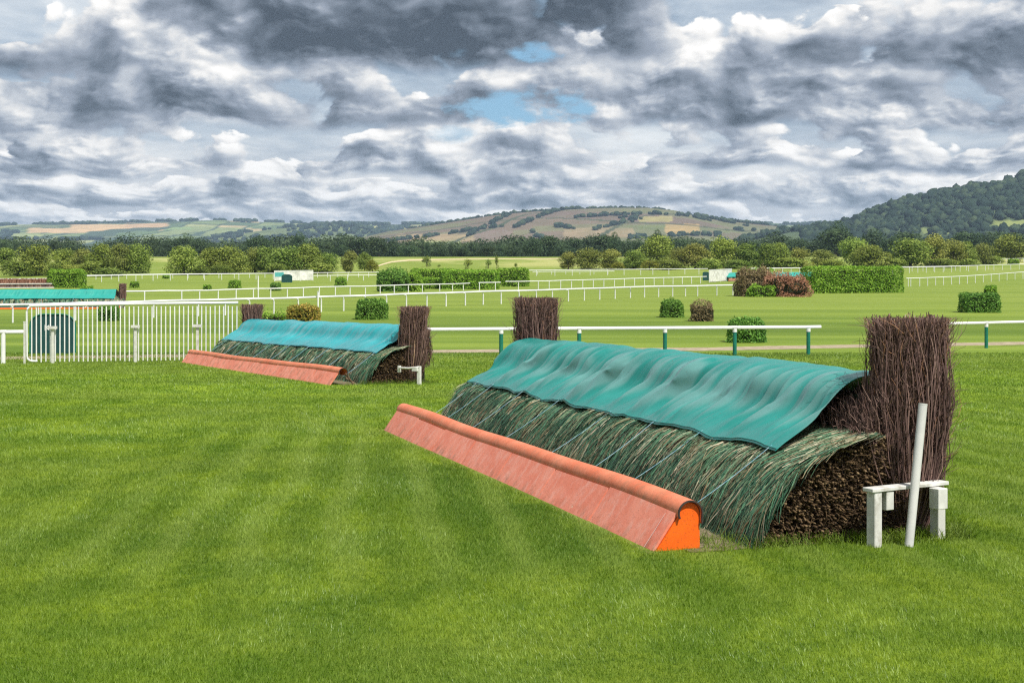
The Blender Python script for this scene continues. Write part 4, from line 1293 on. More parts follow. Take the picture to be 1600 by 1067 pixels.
# ------------------------------------------------------------------ running rails
RG = 'white running rails round the course'
def base_y(pts, px):
    return smooth_interp(px, pts)
def run_rail(label, base, x0, x1, posts, h_px=None, h=None, r=.05, rp=.04, post='rail', bend=False, flat=False, name='running_rail', hwave=0.0):
    mid = at((x0 + x1) / 2, float(base_y(base, (x0 + x1) / 2)))
    root = thing(name, label, 'rail', tuple(mid), RG)
    if h is None:
        pm = at(h_px[0], float(base_y(base, h_px[0]))); h = h_px[1] / F * pm.y
    xs = np.arange(x0, x1 + 1e-3, max(3.0, (x1 - x0) / 60)); xs = np.append(xs[:-1], x1)
    P = [at(x, float(base_y(base, x))) + Vector((0, 0, h + hwave * math.sin(x * .05 + 1) + hwave * .6 * math.sin(x * .13))) for x in xs]
    # steady the line so that it does not ripple with the ground lookup
    for _ in range(2):
        P = [P[0]] + [(P[i - 1] + P[i] * 2 + P[i + 1]) / 4 for i in range(1, len(P) - 1)] + [P[-1]]
    if flat:
        mb = MB()
        n = 10; vs = []
        for i, p in enumerate(P):
            d = (P[min(i + 1, len(P) - 1)] - P[max(i - 1, 0)]).normalized(); s = Vector((d.y, -d.x, 0)).normalized()
            for q in range(n):
                an = 2 * math.pi * q / n
                vs.append(p + s * math.cos(an) * .055 + Vector((0, 0, 1)) * math.sin(an) * r)
        fs = [(i * n + q, i * n + (q + 1) % n, (i + 1) * n + (q + 1) % n, (i + 1) * n + q) for i in range(len(P) - 1) for q in range(n)]
        mb.add(vs, fs, True); mb.add(vs[:n], [tuple(range(n))]); mb.add(vs[-n:], [tuple(range(n))])
        mb.build('rail', M['rail'], root)
    else:
        MB().tube(P, r, 8).build('rail', M['rail'], root)
    if flat:
        for x in posts[::2]:
            p = at(x, float(base_y(base, x))) + Vector((0, 0, h)); dd = (P[-1] - P[0]).normalized()
            MB().tube([p - dd * .09, p + dd * .09], r * 1.08, 12).build('coupling', M['whitepole'], root)
    proto = None
    d = (P[-1] - P[0]).normalized()
    for x in posts:
        p = at(x, float(base_y(base, x)))
        if proto is None:
            mb = MB()
            if bend:
                pts = [p - Vector((0, 0, .1)), p + Vector((0, 0, h - .22))]
                for an in (30, 60, 85):
                    a = math.radians(an)
                    pts.append(p + Vector((0, 0, h - .22)) + Vector((0, 0, .20 * math.sin(a))) - d * .24 * (1 - math.cos(a)))
                mb.tube(pts, rp, 8)
            else:
                mb.tube([p - Vector((0, 0, .1)), p + Vector((0, 0, h - .02))], rp, 10)
            proto = mb.build('post', M[post], root)
            proto['_'] = 0; del proto['_']
            if post == 'greenpost':
                mb = MB(); mb.tube([p + Vector((0, 0, h - .16)), p + Vector((0, 0, h - .03))], rp * 1.12, 10)
                collar = mb.build('socket', M['rail'], proto)
                collar.location = root.location; 
                # keep the collar where it was modelled
                collar.location = Vector((0, 0, 0))
                me = collar.data
                off = origin(root)
                me.transform(__import__('mathutils').Matrix.Translation(origin(proto) - off))
            first = p
        else:
            o = proto.copy(); COL.objects.link(o); o.parent = root; o.location = p - first
            for ch in proto.children:
                c = ch.copy(); COL.objects.link(c); c.parent = o
    return root
NB = [(-100, 570.5), (0, 568), (783, 558.7), (1263, 554), (1541, 544), (1720, 537)]
run_rail('white rail on green posts between the two brushwood wings, behind the near jump', NB, 640, 1282, [662, 783, 905, 1039, 1148, 1263], (783, 44.5), r=.068, rp=.072, post='greenpost', flat=True)
run_rail('white rail on green posts at the right, beyond the tallest wing', NB, 1440, 1720, [1541, 1650], (1541, 39.5), r=.062, rp=.072, post='greenpost', flat=True)
run_rail('short white rail on a white post, left of the gate', NB, -90, 38, [5, -85], (5, 49), r=.068, rp=.075, post='rail', flat=True)
RB = [(-60, 508), (0, 505), (310, 494), (428, 490.5), (537, 486), (667, 480), (783, 475), (811, 474), (888, 471), (985, 465.5), (1071, 463), (1160, 461)]
run_rail('long white rail on bent posts curving past the green bushes, nearest of the far rails', RB, -60, 1152,
         [-40, 20, 60, 118, 180, 240, 310, 352, 390, 428, 466, 502, 537, 571, 604, 635, 667, 697, 727, 755, 783, 811, 838, 863, 888, 913, 937, 961, 985, 1007, 1029, 1051, 1071, 1090, 1120, 1145],
         (428, 24), r=.072, rp=.052, bend=True, hwave=.02)
RC = [(180, 471), (284, 470), (396, 466), (499, 462), (616, 458), (734, 453.5)]
run_rail('white rail behind the left jump, running to the dark hedge', RC, 186, 734, [226, 284, 312, 341, 369, 396, 423, 449, 474, 499, 524, 547, 571, 594, 616, 638, 660, 687, 707, 724], (423, 14), r=.062, rp=.05, hwave=.02)
run_rail('very short white rail in front of the long clipped hedge', [(740, 454), (830, 452)], 748, 782, [749, 774], (750, 12), r=.062, rp=.05)
RC2 = [(780, 453.5), (876, 451), (960, 447.5), (1037, 445), (1094, 443), (1110, 442.5)]
run_rail('white rail running from the clipped hedge to the pale hoarding', RC2, 790, 1104, [810, 841, 858, 876, 893, 910.5, 927, 943.5, 960, 975.5, 991.5, 1007, 1022, 1037, 1051.5, 1066, 1080.5, 1094.5], (960, 11.5), r=.062, rp=.05, hwave=.015)
RD = [(120, 441.5), (188, 440), (240, 438.8), (321, 437.8), (430, 436.5)]
run_rail('white rail between the left hedge and the pale hoarding', RD, 124, 428, list(np.arange(132, 428, 26.8)), (240, 9.5), r=.06, rp=.05)
RD2 = [(100, 438), (240, 435.5), (321, 434.8), (430, 434)]
run_rail('thin second white rail behind the rail by the left hedge', RD2, 126, 426, list(np.arange(150, 420, 24)), (240, 7), r=.045, rp=.045)
run_rail('white rail right of the left hoarding, upper of two', [(480, 434), (600, 433), (700, 432)], 488, 592, list(np.arange(496, 592, 16)), (540, 7.5), r=.055, rp=.045)
run_rail('white rail right of the left hoarding, lower of two', [(480, 439.5), (600, 438), (700, 437)], 490, 600, [516, 543, 568, 594], (540, 8.5), r=.055, rp=.05)
run_rail('white rail along the foot of the right-hand tree row', [(800, 432), (838, 431.5), (949, 430.2), (1084, 429), (1110, 428.6)], 826, 1106, [838, 867, 894, 922, 949, 975, 1001, 1020, 1045, 1070, 1092], (900, 9), r=.06, rp=.05)
run_rail('low white rail just behind the rail at the tree row', [(826, 429.2), (960, 428.4)], 832, 960, list(np.arange(840, 960, 22)), (900, 4.5), r=.05, rp=.045)
RE = [(1150, 430), (1260, 428), (1340, 427.5), (1415, 427.2), (1484, 425.5), (1530, 423.5), (1640, 419.5)]
run_rail('white rail beyond the long hedge at the right', RE, 1160, 1640, list(np.arange(1170, 1640, 13.2)), (1418, 9.2), r=.06, rp=.05)
run_rail('thin white rail close behind the rail beyond the long hedge', [(1150, 427.5), (1340, 425.2), (1420, 424.5), (1500, 423), (1560, 421)], 1165, 1545, list(np.arange(1425, 1545, 17)), (1418, 7.6), r=.045, rp=.045)
RF = [(1410, 448.2), (1437, 447.5), (1501, 444), (1548, 440.5), (1592, 436.5), (1640, 433)]
run_rail('white rail starting at the right end of the long hedge', RF, 1416, 1640, [1419, 1423] + list(np.arange(1437, 1640, 12.4)), (1470, 12.6), r=.055, rp=.045)
run_rail('topmost white rail by the trees at the right edge', [(1530, 411.5), (1650, 409)], 1538, 1660, list(np.arange(1545, 1660, 9)), (1580, 6.3), r=.055, rp=.05)
for (x, y0, y1, lb) in ((497, 488, 456, 'single white marker post at the bent-post rail'), (403.5, 466, 431, 'tall white marker post near the left hoarding')):
    p = at(x, y0); hh = (y0 - y1) / F * p.y
    root = thing('marker_post', lb, 'post', tuple(p), 'white marker posts')
    MB().tube([p - Vector((0, 0, .1)), p + Vector((0, 0, hh))], .055, 10).build('post', M['rail'], root)
    MB().box(p + Vector((0, 0, hh + .02)), .13, .13, .04).build('cap', M['rail'], root)

# ------------------------------------------------------------------ the white gate at the left
def gate():
    x0, x1 = 42, 372
    def bp(x): return at(x, 568.0 + (x - 42) * (-4.0 / 330))
    a, b = bp(x0), bp(x1)
    root = thing('barred_gate', 'long white barred gate of upright bars at the left', 'gate', tuple((a + b) / 2))
    Hh = 91.5 / F * a.y
    H2 = 91.0 / F * b.y
    def tp(t): return a + (b - a) * t + Vector((0, 0, Hh + (H2 - Hh) * t))
    d = (b - a).normalized()
    # frame: rounded left end, top rail
    r = .11
    pts = [a + d * .32 + Vector((0, 0, .07)), a + d * .16 + Vector((0, 0, .075))]
    for an in (-60, -30, 0):
        q = math.radians(an); pts.append(a + d * (.16 - .16 * math.cos(q)) + Vector((0, 0, .235 + .16 * math.sin(q))))
    for an in (0, 30, 60, 90):
        q = math.radians(an); pts.append(a + d * (.16 - .16 * math.cos(q)) + Vector((0, 0, Hh - .20 + .16 * math.sin(q))))
    MB().tube(pts, .034, 8).build('rounded_end', M['rail'], root)
    MB().tube([tp(.012) - Vector((0, 0, .03)), tp(.5), tp(1)], .045, 8).build('top_rail', M['rail'], root)
    n = 46
    first = None
    for i in range(n):
        t = .022 + i * (.972 / (n - 1))
        p = a + (b - a) * t
        if first is None:
            mb = MB(); mb.tube([p + Vector((0, 0, .05)), p + Vector((0, 0, Hh - .05))], .021, 6)
            first = mb.build('bar', M['rail'], root); fp = p
        else:
            o = first.copy(); COL.objects.link(o); o.parent = root; o.location = p - fp
            o.rotation_euler = (random.uniform(-.004, .004), random.uniform(-.004, .004), 0)
    for x in (84, 213, 309.5):
        p = bp(x) + Vector((0, -.08, 0)); h = 54.5 / F * p.y
        s = MB(); s.box(p + Vector((0, 0, h / 2)), .085, .06, h); st = s.build('support_post', M['white'], root)
        m2 = MB(); m2.box(p + Vector((0, -.035, h + .03)), .27, .10, .085); m2.build('cross_block', M['white'], root)
    gp = at(38.5, 568.5)
    r2 = thing('gate_post', 'slim white post at the left end of the barred gate', 'post', tuple(gp))
    MB().box(gp + Vector((0, 0, .65)), .055, .055, 1.32).build('post', M['white'], r2)
    MB().box(gp + Vector((0, 0, 1.33)), .07, .07, .03).build('cap', M['white'], r2)
gate()

def arch_board(x0, x1, yb, yt, label, mark=False):
    a, b = at(x0, yb), at(x1, yb)
    ax = (b - a); w = ax.length; ax = ax.normalized(); h = (yb - yt) / F * a.y
    back = Vector((0, 0, 1)).cross(ax)
    root = thing('green_board', label, 'board', tuple((a + b) / 2), 'green arched boards')
    poly = [a, b]
    r = min(w * .30, h * .6)
    for an in np.linspace(0, 90, 7):
        q = math.radians(an); poly.append(b + ax * (-r + r * math.cos(q)) + Vector((0, 0, h - r * .8 + r * .8 * math.sin(q))))
    for an in np.linspace(90, 180, 7):
        q = math.radians(an); poly.append(a + ax * (r + r * math.cos(q)) + Vector((0, 0, h - r * .8 + r * .8 * math.sin(q))))
    MB().prism(poly, back * .08).build('panel', M['greenboard'], root)
    rim = [p - back * .012 for p in poly[1:]] + [poly[0] - back * .012]
    MB().tube(rim, .028, 6).build('rim', M['greenpost'], root)
    for t in (.2, .8):
        p = a + (b - a) * t + back * .12
        MB().tube([p, p + back * .5 * 0 + Vector((0, 0, h * .75))], .035, 6).build('stake', M['greenpost'], root)
    if mark:
        mb = MB(); c = a + (b - a) * .34 + Vector((0, 0, h * .66)) - back * .006
        mb.box(c, .05, .006, .20, ax); mb.box(c + ax * .09 + Vector((0, 0, .05)), .12, .006, .035, ax + Vector((0, 0, .8)).normalized() * .7); mb.box(c + ax * .09 - Vector((0, 0, .05)), .12, .006, .035, ax - Vector((0, 0, .8)).normalized() * .7)
        mb.build('white_mark', M['rail'], root)
arch_board(47, 118, 552.5, 491, 'dark green arched board standing behind the barred gate', True)
arch_board(440, 456.5, 441.5, 429, 'small green board leaning at the pale left hoarding')
arch_board(1098, 1107.5, 438.5, 425, 'small green board at the left end of the right hoarding')

def hoarding(x0, x1, yb0, yb1, ht, label, teal=None):
    a, b = at(x0, yb0), at(x1, yb1)
    ax = (b - a); ln = ax.length; ax = ax.normalized(); h = ht / F * a.y
    root = thing('hoarding', label, 'hoarding', tuple((a + b) / 2), 'pale hoardings')
    c = (a + b) / 2 + Vector((0, 0, h * .5))
    MB().box(c, ln, .05, h * .92, ax).build('panel', M['hoarding'], root)
    n = max(2, int(ln / 2.2)) + 1
    for i in range(n):
        p = a + ax * (ln * i / (n - 1)) - Vector((0, .05, 0))
        MB().box(p + Vector((0, 0, h * .5)), .09, .07, h, ax).build('upright', M['rail'], root)
    MB().box((a + b) / 2 + Vector((0, -.03, h * .97)), ln + .1, .09, .10, ax).build('top_bar', M['rail'], root)
    if teal:
        p = a + ax * (ln * teal / 2) + Vector((0, -.032, h * .62))
        MB().box(p, ln * teal, .012, h * .42, ax).build('teal_panel', M['tealboard'], root)
hoarding(429, 489, 439.5, 438.5, 16.5, 'pale hoarding with a teal panel beyond the second jump', .24)
hoarding(1108, 1143, 441.5, 439, 20, 'pale hoarding beside the bronze bush')

# birch jump far at the left edge, with white boards
def birch_jump():
    a, b = at(-90, 451), at(84, 450)
    ax = (b - a).normalized(); bk = Vector((0, 0, 1)).cross(ax); L = (b - a).length
    root = thing('birch_jump', 'low rust-brown birch jump with white boards at the far left', 'jump', tuple((a + b) / 2), G_BF)
    m = 2600
    s = R.uniform(0, L, m); t = R.uniform(.5, 1.1, m)
    A = np.array(a)[None] + np.array(ax)[None] * s[:, None] + np.array(bk)[None] * t[:, None]
    B = A.copy(); B[:, 2] += R.uniform(1.05, 1.30, m); A[:, 2] += .55; B += R.normal(0, .06, B.shape)
    v, f, tt = sticks(A, B, .05, .03, 2, .03, 0, 3, R.random(m))
    np_mesh('birch_top', v, f, mats=[M['leaf_rust']], tint=tt, parent=root)
    s = R.uniform(0, L, m); A = np.array(a)[None] + np.array(ax)[None] * s[:, None] + np.array(bk)[None] * R.uniform(.2, .3, m)[:, None]
    B = A.copy(); A[:, 2] += .05; B[:, 2] += .52; B += R.normal(0, .05, B.shape)
    v, f, tt = sticks(A, B, .05, .03, 2, .03, 0, 3, R.random(m))
    np_mesh('birch_foot', v, f, mats=[M['birch']], tint=tt, parent=root)
    MB().box((a + b) / 2 + bk * .9 + Vector((0, 0, .5)), L, .5, .9, ax).build('packing', M['birch_core'], root)
    for z, y in ((.60, .12), (.06, .0)):
        MB().box((a + b) / 2 + bk * y + Vector((0, 0, z)), L + .2, .08, .13, ax).build('guard_board', M['white'], root)
    MB().tube([a + bk * 1.6 + Vector((0, 0, 1.28)), b + bk * 1.6 + Vector((0, 0, 1.30))], .06, 6).build('back_rail', M['rail'], root)
birch_jump()

# ------------------------------------------------------------------ hedges and bushes
def hedge(name, label, cat, x0, x1, yb, yt, depth, mat, n, leaf, rnd=.25, bump=.12, group=None, tilt=0.0, spike=0.0, core=True, yb1=None):
    n = int(n * 1.6); leaf = leaf * .74
    a = at(x0, yb); b = at(x1, yb if yb1 is None else yb1)
    ax = (b - a); w = ax.length; ax = ax.normalized(); bk = Vector((0, 0, 1)).cross(ax)
    h = (yb - yt) / F * a.y
    root = thing(name, label, cat, tuple((a + b) / 2), group)
    hw, hd, hh = w / 2, depth / 2, h / 2
    # points over the faces, pulled in at rounded corners
    ar = np.array([hw * hh * 1.3, hw * hh * .5, hd * hh, hd * hh, hw * hd]); ar /= ar.sum()
    face = R.choice(5, n, p=ar)
    q = R.uniform(-1, 1, (n, 3)) * np.array([hw, hd, hh])
    q[face == 0, 1] = -hd; q[face == 1, 1] = hd; q[face == 2, 0] = -hw; q[face == 3, 0] = hw; q[face == 4, 2] = hh
    r = min(rnd * 1.5 * min(hw, hh) * 2, hw * .98, hd * .98)
    lim = np.array([hw, hd, hh]) - r
    lim = np.maximum(lim, 0.02)
    lo = np.array([-lim[0], -lim[1], -hh])
    inner = np.clip(q, lo, lim)
    dv = q - inner
    dn = np.linalg.norm(dv, axis=1, keepdims=True) + 1e-6
    nr = dv / dn
    q = inner + nr * np.minimum(dn, r)
    nz = vnoise(q[:, 0] * 1.3 + 9, q[:, 2] * 1.6 + q[:, 1], R.integers(1, 99), 3) - .5
    q = q + nr * (nz * bump * 3.2 + R.normal(-.02, .035, n) - R.random(n) ** 3 * .10)[:, None]
    spike = max(spike, .10)
    if spike:
        sp = (R.random(n) < .25) * R.random(n) * spike
        q[:, 2] += sp * (q[:, 2] > -hh * .3)
    q[:, 2] = np.maximum(q[:, 2], -hh + .03)
    tint = np.clip(.42 + nz * .5 + R.normal(0, .22, n), 0, 1)
    q = q + np.array([0, hd, hh])
    Mx = np.array([ax, bk, (0, 0, 1)], float)
    P = q @ Mx + np.array((a + b) / 2)
    N = nr @ Mx
    v, f, tt = leaf_quads(P, N, leaf, tint, .55, .55)
    np_mesh('foliage', v, f, mats=[mat], tint=tt, parent=root)
    if core:
        mb = MB()
        c = (a + b) / 2 + bk * hd
        mb.box(c + Vector((0, 0, hh * .86)), w * .86, depth * .8, h * .86, ax, min(w, depth, h) * .24)
        mb.build('branches', M['twigcore'], root)
    else:
        mb = MB()
        for i in range(9):
            p = (a + b) / 2 + bk * hd * random.uniform(.6, 1.4)
            mb.tube([p + ax * random.uniform(-.2, .2) * w, p + ax * random.uniform(-.5, .5) * w + Vector((0, 0, h * .9))], [.03, .012], 5)
        mb.build('branches', M['bark'], root)
    return root
GB = 'small clipped bushes on the infield'
hedge('bush', 'round clipped green bush left of the middle wing', 'bush', 554, 603, 500, 468.5, 1.6, M['leaf_laurel'], 2600, .085, .30, .10, GB)
hedge('bush', 'golden and green clipped bush above the second jump', 'bush', 447, 496, 503.5, 479.5, 1.2, M['leaf_gold'], 1900, .085, .18, .10, GB)
hedge('weeds', 'low green weeds behind the second jump', 'weeds', 404, 446, 506, 492, 1.0, M['leaf_hedge'], 420, .085, .3, .2, None, spike=.3)
hedge('bush', 'round dark green bush next to the bare brown bush', 'bush', 1032, 1070, 496.5, 469.5, 1.4, M['leaf_laurel'], 2000, .085, .34, .12, GB)
hedge('bush', 'half bare brown bush right of the round green bush', 'bush', 1080, 1119, 502.5, 474, 1.2, M['leaf_bronze'], 1300, .07, .34, .18, GB, spike=.15)
hedge('bush', 'broad green bush behind the near running rail', 'bush', 1142, 1203, 536, 499.5, 1.6, M['leaf_laurel'], 3000, .085, .36, .12, GB)
hedge('bush', 'square clipped bush at the right with a tuft on top', 'bush', 1508, 1566, 489, 458.5, 1.8, M['leaf_laurel'], 2900, .09, .16, .08, GB)
hedge('bush', 'small tuft of green rising behind the square right bush', 'bush', 1540, 1561, 470, 445, 1.0, M['leaf_hedge'], 900, .10, .4, .12, GB)
hedge('bush', 'dark bush seen through the bars of the white gate', 'bush', 151, 182, 502, 478, 1.3, M['leaf_laurel'], 1500, .085, .3, .10, GB)
hedge('bush', 'low bright bush above the left teal net', 'bush', 124.5, 144, 457, 447.5, 1.2, M['leaf_hedge'], 500, .12, .4, .1, GB)
hedge('bush', 'low bush right of the short brown wing', 'bush', 200.5, 216, 450, 440, 1.2, M['leaf_hedge'], 500, .12, .4, .1, GB)
hedge('bush', 'smallest bush of the left infield', 'bush', 316.5, 329.5, 452.5, 445.5, 1.0, M['leaf_hedge'], 300, .12, .4, .1, GB)
hedge('bush', 'small round bush between the two rails at left', 'bush', 355, 375.5, 450.5, 438, 1.3, M['leaf_hedge'], 700, .12, .4, .1, GB)
hedge('bush', 'dark small bush behind the rail by the marker post', 'bush', 421, 438, 454.5, 442, 1.2, M['leaf_laurel'], 600, .11, .4, .1, GB)
hedge('bush', 'small bright bush right of the pale left hoarding', 'bush', 522, 541, 447, 433.5, 1.3, M['leaf_hedge'], 700, .12, .36, .1, GB)
hedge('bush', 'small bush under the rail among the left trees', 'bush', 253, 264, 435.5, 430.5, 1.2, M['leaf_hedge'], 250, .14, .4, .1, GB)
hedge('bush', 'bright small bush under the topmost rail', 'bush', 1577, 1594, 413, 404.5, 2.0, M['leaf_hedge'], 500, .18, .3, .1, GB)
GH = 'clipped hedges on the infield'
hedge('hedge', 'short bright green hedge at the end of the birch jump', 'hedge', 71, 127, 450, 421.5, 3.0, M['leaf_hedge'], 4200, .15, .16, .16, GH)
hedge('hedge', 'long square clipped hedge at the right', 'hedge', 1270, 1414, 458.5, 417, 3.0, M['leaf_hedge'], 9500, .14, .08, .08, GH, yb1=457.5)
hedge('hedge', 'low bright hedge step at the left foot of the long hedge', 'hedge', 1260, 1297, 450.5, 434.5, 1.8, M['leaf_hedge'], 1500, .14, .3, .14, GH)
hedge('hedge', 'long clipped hedge in the middle of the infield', 'hedge', 690, 779, 452, 422.5, 3.0, M['leaf_hedge'], 4800, .15, .12, .12, GH)
hedge('hedge', 'right end of the middle hedge, set back and brighter', 'hedge', 776, 826, 448, 419.5, 3.0, M['leaf_hedge'], 3000, .16, .15, .14, GH)
hedge('hedge', 'low front hedge beside the dark rough bush', 'hedge', 655, 712, 451.5, 435, 2.0, M['leaf_hedge'], 2200, .14, .14, .12, GH)
hedge('hedge', 'narrow hedge top behind the middle hedge', 'hedge', 640, 714, 446, 420.5, 2.0, M['leaf_hedge'], 2600, .17, .14, .14, GH)
hedge('bush', 'dark rough bush at the left end of the middle hedge', 'bush', 588, 634, 456, 424, 3.0, M['leaf_laurel'], 3000, .15, .3, .35, None, spike=.5)
hedge('bush', 'bright bush in front of the middle hedge with a rusty patch', 'bush', 628, 660, 455.5, 425, 2.6, M['leaf_hedge'], 1800, .15, .3, .3, None)
hedge('bush', 'big bronze bush at the far right jump', 'bush', 1152, 1212, 463.5, 421, 3.0, M['leaf_bronze'], 4600, .12, .40, .5, None, spike=.3)
hedge('bush', 'bright green leaves low in front of the bronze bush', 'bush', 1170, 1216, 464, 447, 1.2, M['leaf_hedge'], 900, .12, .35, .3, None)
hedge('shrub', 'rust-red shrubby grasses right of the bronze bush', 'shrub', 1200, 1242, 464, 429, 2.0, M['leaf_rust'], 2300, .11, .46, .5, None, spike=.5)
hedge('shrub', 'lower dull red shrub nearest the long hedge', 'shrub', 1224, 1267, 464.2, 434, 2.0, M['leaf_rust'], 2000, .11, .48, .5, None, spike=.4)
hedge('hedge', 'bright green top of growth above the bronze bush', 'hedge', 1158, 1210, 440, 420, 1.6, M['leaf_hedge'], 1000, .15, .3, .3, None)
# ------------------------------------------------------------------ trees
def tree_meshes(kind, seed, nl, leaf, lobes, shape, mat):
    """crown and trunk of one tree, one metre high and one metre wide, scaled where it stands"""
    rg = np.random.default_rng(seed)
    pts, nrm, tn = [], [], []
    L = []
    for i in range(lobes):
        a = rg.uniform(0, 2 * np.pi); zz = rg.uniform(0.0, 1.0)
        if shape == 'round': rad = .30 * math.sqrt(max(0, 1 - (2 * zz - .85) ** 2 * .8)); z = .17 + zz * .62; s = rg.uniform(.17, .27)
        elif shape == 'tall': rad = .20 * math.sqrt(max(0, 1 - (2 * zz - .8) ** 2 * .8)); z = .14 + zz * .68; s = rg.uniform(.15, .23)
        elif shape == 'spread': rad = .36 * math.sqrt(max(0, 1 - (1.6 * zz - .6) ** 2)); z = .26 + zz * .48; s = rg.uniform(.16, .25)
        else: rad = .34 * math.sqrt(max(0, 1 - zz ** 2 * .8)); z = .12 + zz * .62; s = rg.uniform(.18, .27)
        rad *= math.sqrt(rg.uniform(.15, 1.0))
        L.append((math.cos(a) * rad, math.sin(a) * rad, z, s, rg.uniform(-.25, .25)))
    per = int(nl * 1.5) // lobes
    for (x, y, z, s, tb) in L:
        d = rg.normal(0, 1, (per, 3)); d /= np.linalg.norm(d, axis=1, keepdims=True)
        lump = 1 + .30 * (vnoise(d[:, 0] * 2.2 + 5, d[:, 1] * 2.2 + d[:, 2] * 1.7 + 5, seed + int(z * 100), 3) - .5) * 2
        rr = s * lump * (1 - .45 * rg.random(per) ** 2.2)
        pts.append(np.array([x, y, z]) + d * rr[:, None] * np.array([1, 1, .85]))
        nrm.append(d * .8 + np.array([0, 0, .35]))
        tn.append(np.clip(.45 + tb + rg.normal(0, .20, per), 0, 1))
    P, N, T = np.concatenate(pts), np.concatenate(nrm), np.concatenate(tn)
    P[:, 2] = np.clip(P[:, 2], .03, 1.0)
    v, f, t = leaf_quads(P, N, leaf * 1.15, T, .72, .62)
    crown = np_mesh('crown', v, f, mats=[mat], tint=t)
    mb = MB()
    tw = .028
    mb.tube([(0, 0, -.03), (.004, 0, .12), (.01, .006, .30), (.0, .0, .55)], [tw * 1.35, tw, tw * .8, tw * .35], 7)
    for i in range(min(7, lobes)):
        x, y, z, s, _ = L[i]
        mb.tube([(.006, .003, .16 + .03 * i), (x * .5, y * .5, (z + .2) * .5 + .06), (x, y, z)], [tw * .55, tw * .36, tw * .12], 5, False)
    trunk = mb.build('trunk', M['bark'])
    me = (crown.data, trunk.data)
    bpy.data.objects.remove(crown); bpy.data.objects.remove(trunk)
    return me
PROTO = {}
for kind, mat, shape, sd, nl, leaf, lobes in (
        ('mid', 'leaf_mid', 'round', 1, 3600, .021, 20), ('mid', 'leaf_mid', 'bush', 2, 3600, .021, 22), ('mid', 'leaf_mid', 'round', 3, 3600, .022, 18),
        ('light', 'leaf_light', 'round', 4, 3600, .021, 20), ('light', 'leaf_light', 'bush', 5, 3600, .021, 22),
        ('olive', 'leaf_olive', 'round', 6, 3200, .022, 18), ('olive', 'leaf_olive', 'bush', 7, 3200, .022, 20),
        ('dark', 'leaf_dark', 'round', 8, 2600, .024, 18), ('dark', 'leaf_dark', 'spread', 9, 2600, .024, 18), ('dark', 'leaf_dark', 'bush', 10, 2600, .024, 20), ('dark', 'leaf_dark', 'tall', 11, 2400, .024, 15),
        ('yellow', 'leaf_yellow', 'bush', 12, 1800, .03, 14), ('sapling', 'leaf_mid', 'tall', 13, 420, .035, 9), ('shrub', 'leaf_mid', 'bush', 14, 2000, .03, 16), ('shrublight', 'leaf_light', 'bush', 15, 2000, .03, 16)):
    PROTO.setdefault(kind, []).append(tree_meshes(kind, sd, nl, leaf, lobes, shape, M[mat]))
TREE_N = [0]
def tree(kind, px, yb, yt, w, label, group, cat='tree', name=None, Y=None, sub=None):
    if Y is None:
        p = at(px, yb)
    else:
        p = Vector(((px - 800) / F * Y, Y, float(gz(Y))))
    h = CH + (HY - yt) / F * p.y - p.z
    ww = w / F * p.y
    opts = PROTO[kind]
    cm, tm = opts[TREE_N[0] % len(opts) if sub is None else sub % len(opts)]
    TREE_N[0] += 1
    root = thing(name or {'dark': 'dark_tree', 'sapling': 'young_tree', 'shrub': 'shrub', 'shrublight': 'shrub', 'yellow': 'yellow_shrub'}.get(kind, 'leafy_tree'), label, cat, tuple(p), group)
    root.rotation_euler = (0, 0, random.uniform(0, 6.28))
    root.scale = (ww * 1.16, ww * 1.16, h * 1.04)
    c = link_mesh('crown', cm, root); t = link_mesh('trunk', tm, root)
    return root
G1, G2, G3 = 'trees along the far side of the course', 'dark trees of the back row', 'shrubs at the foot of the trees'
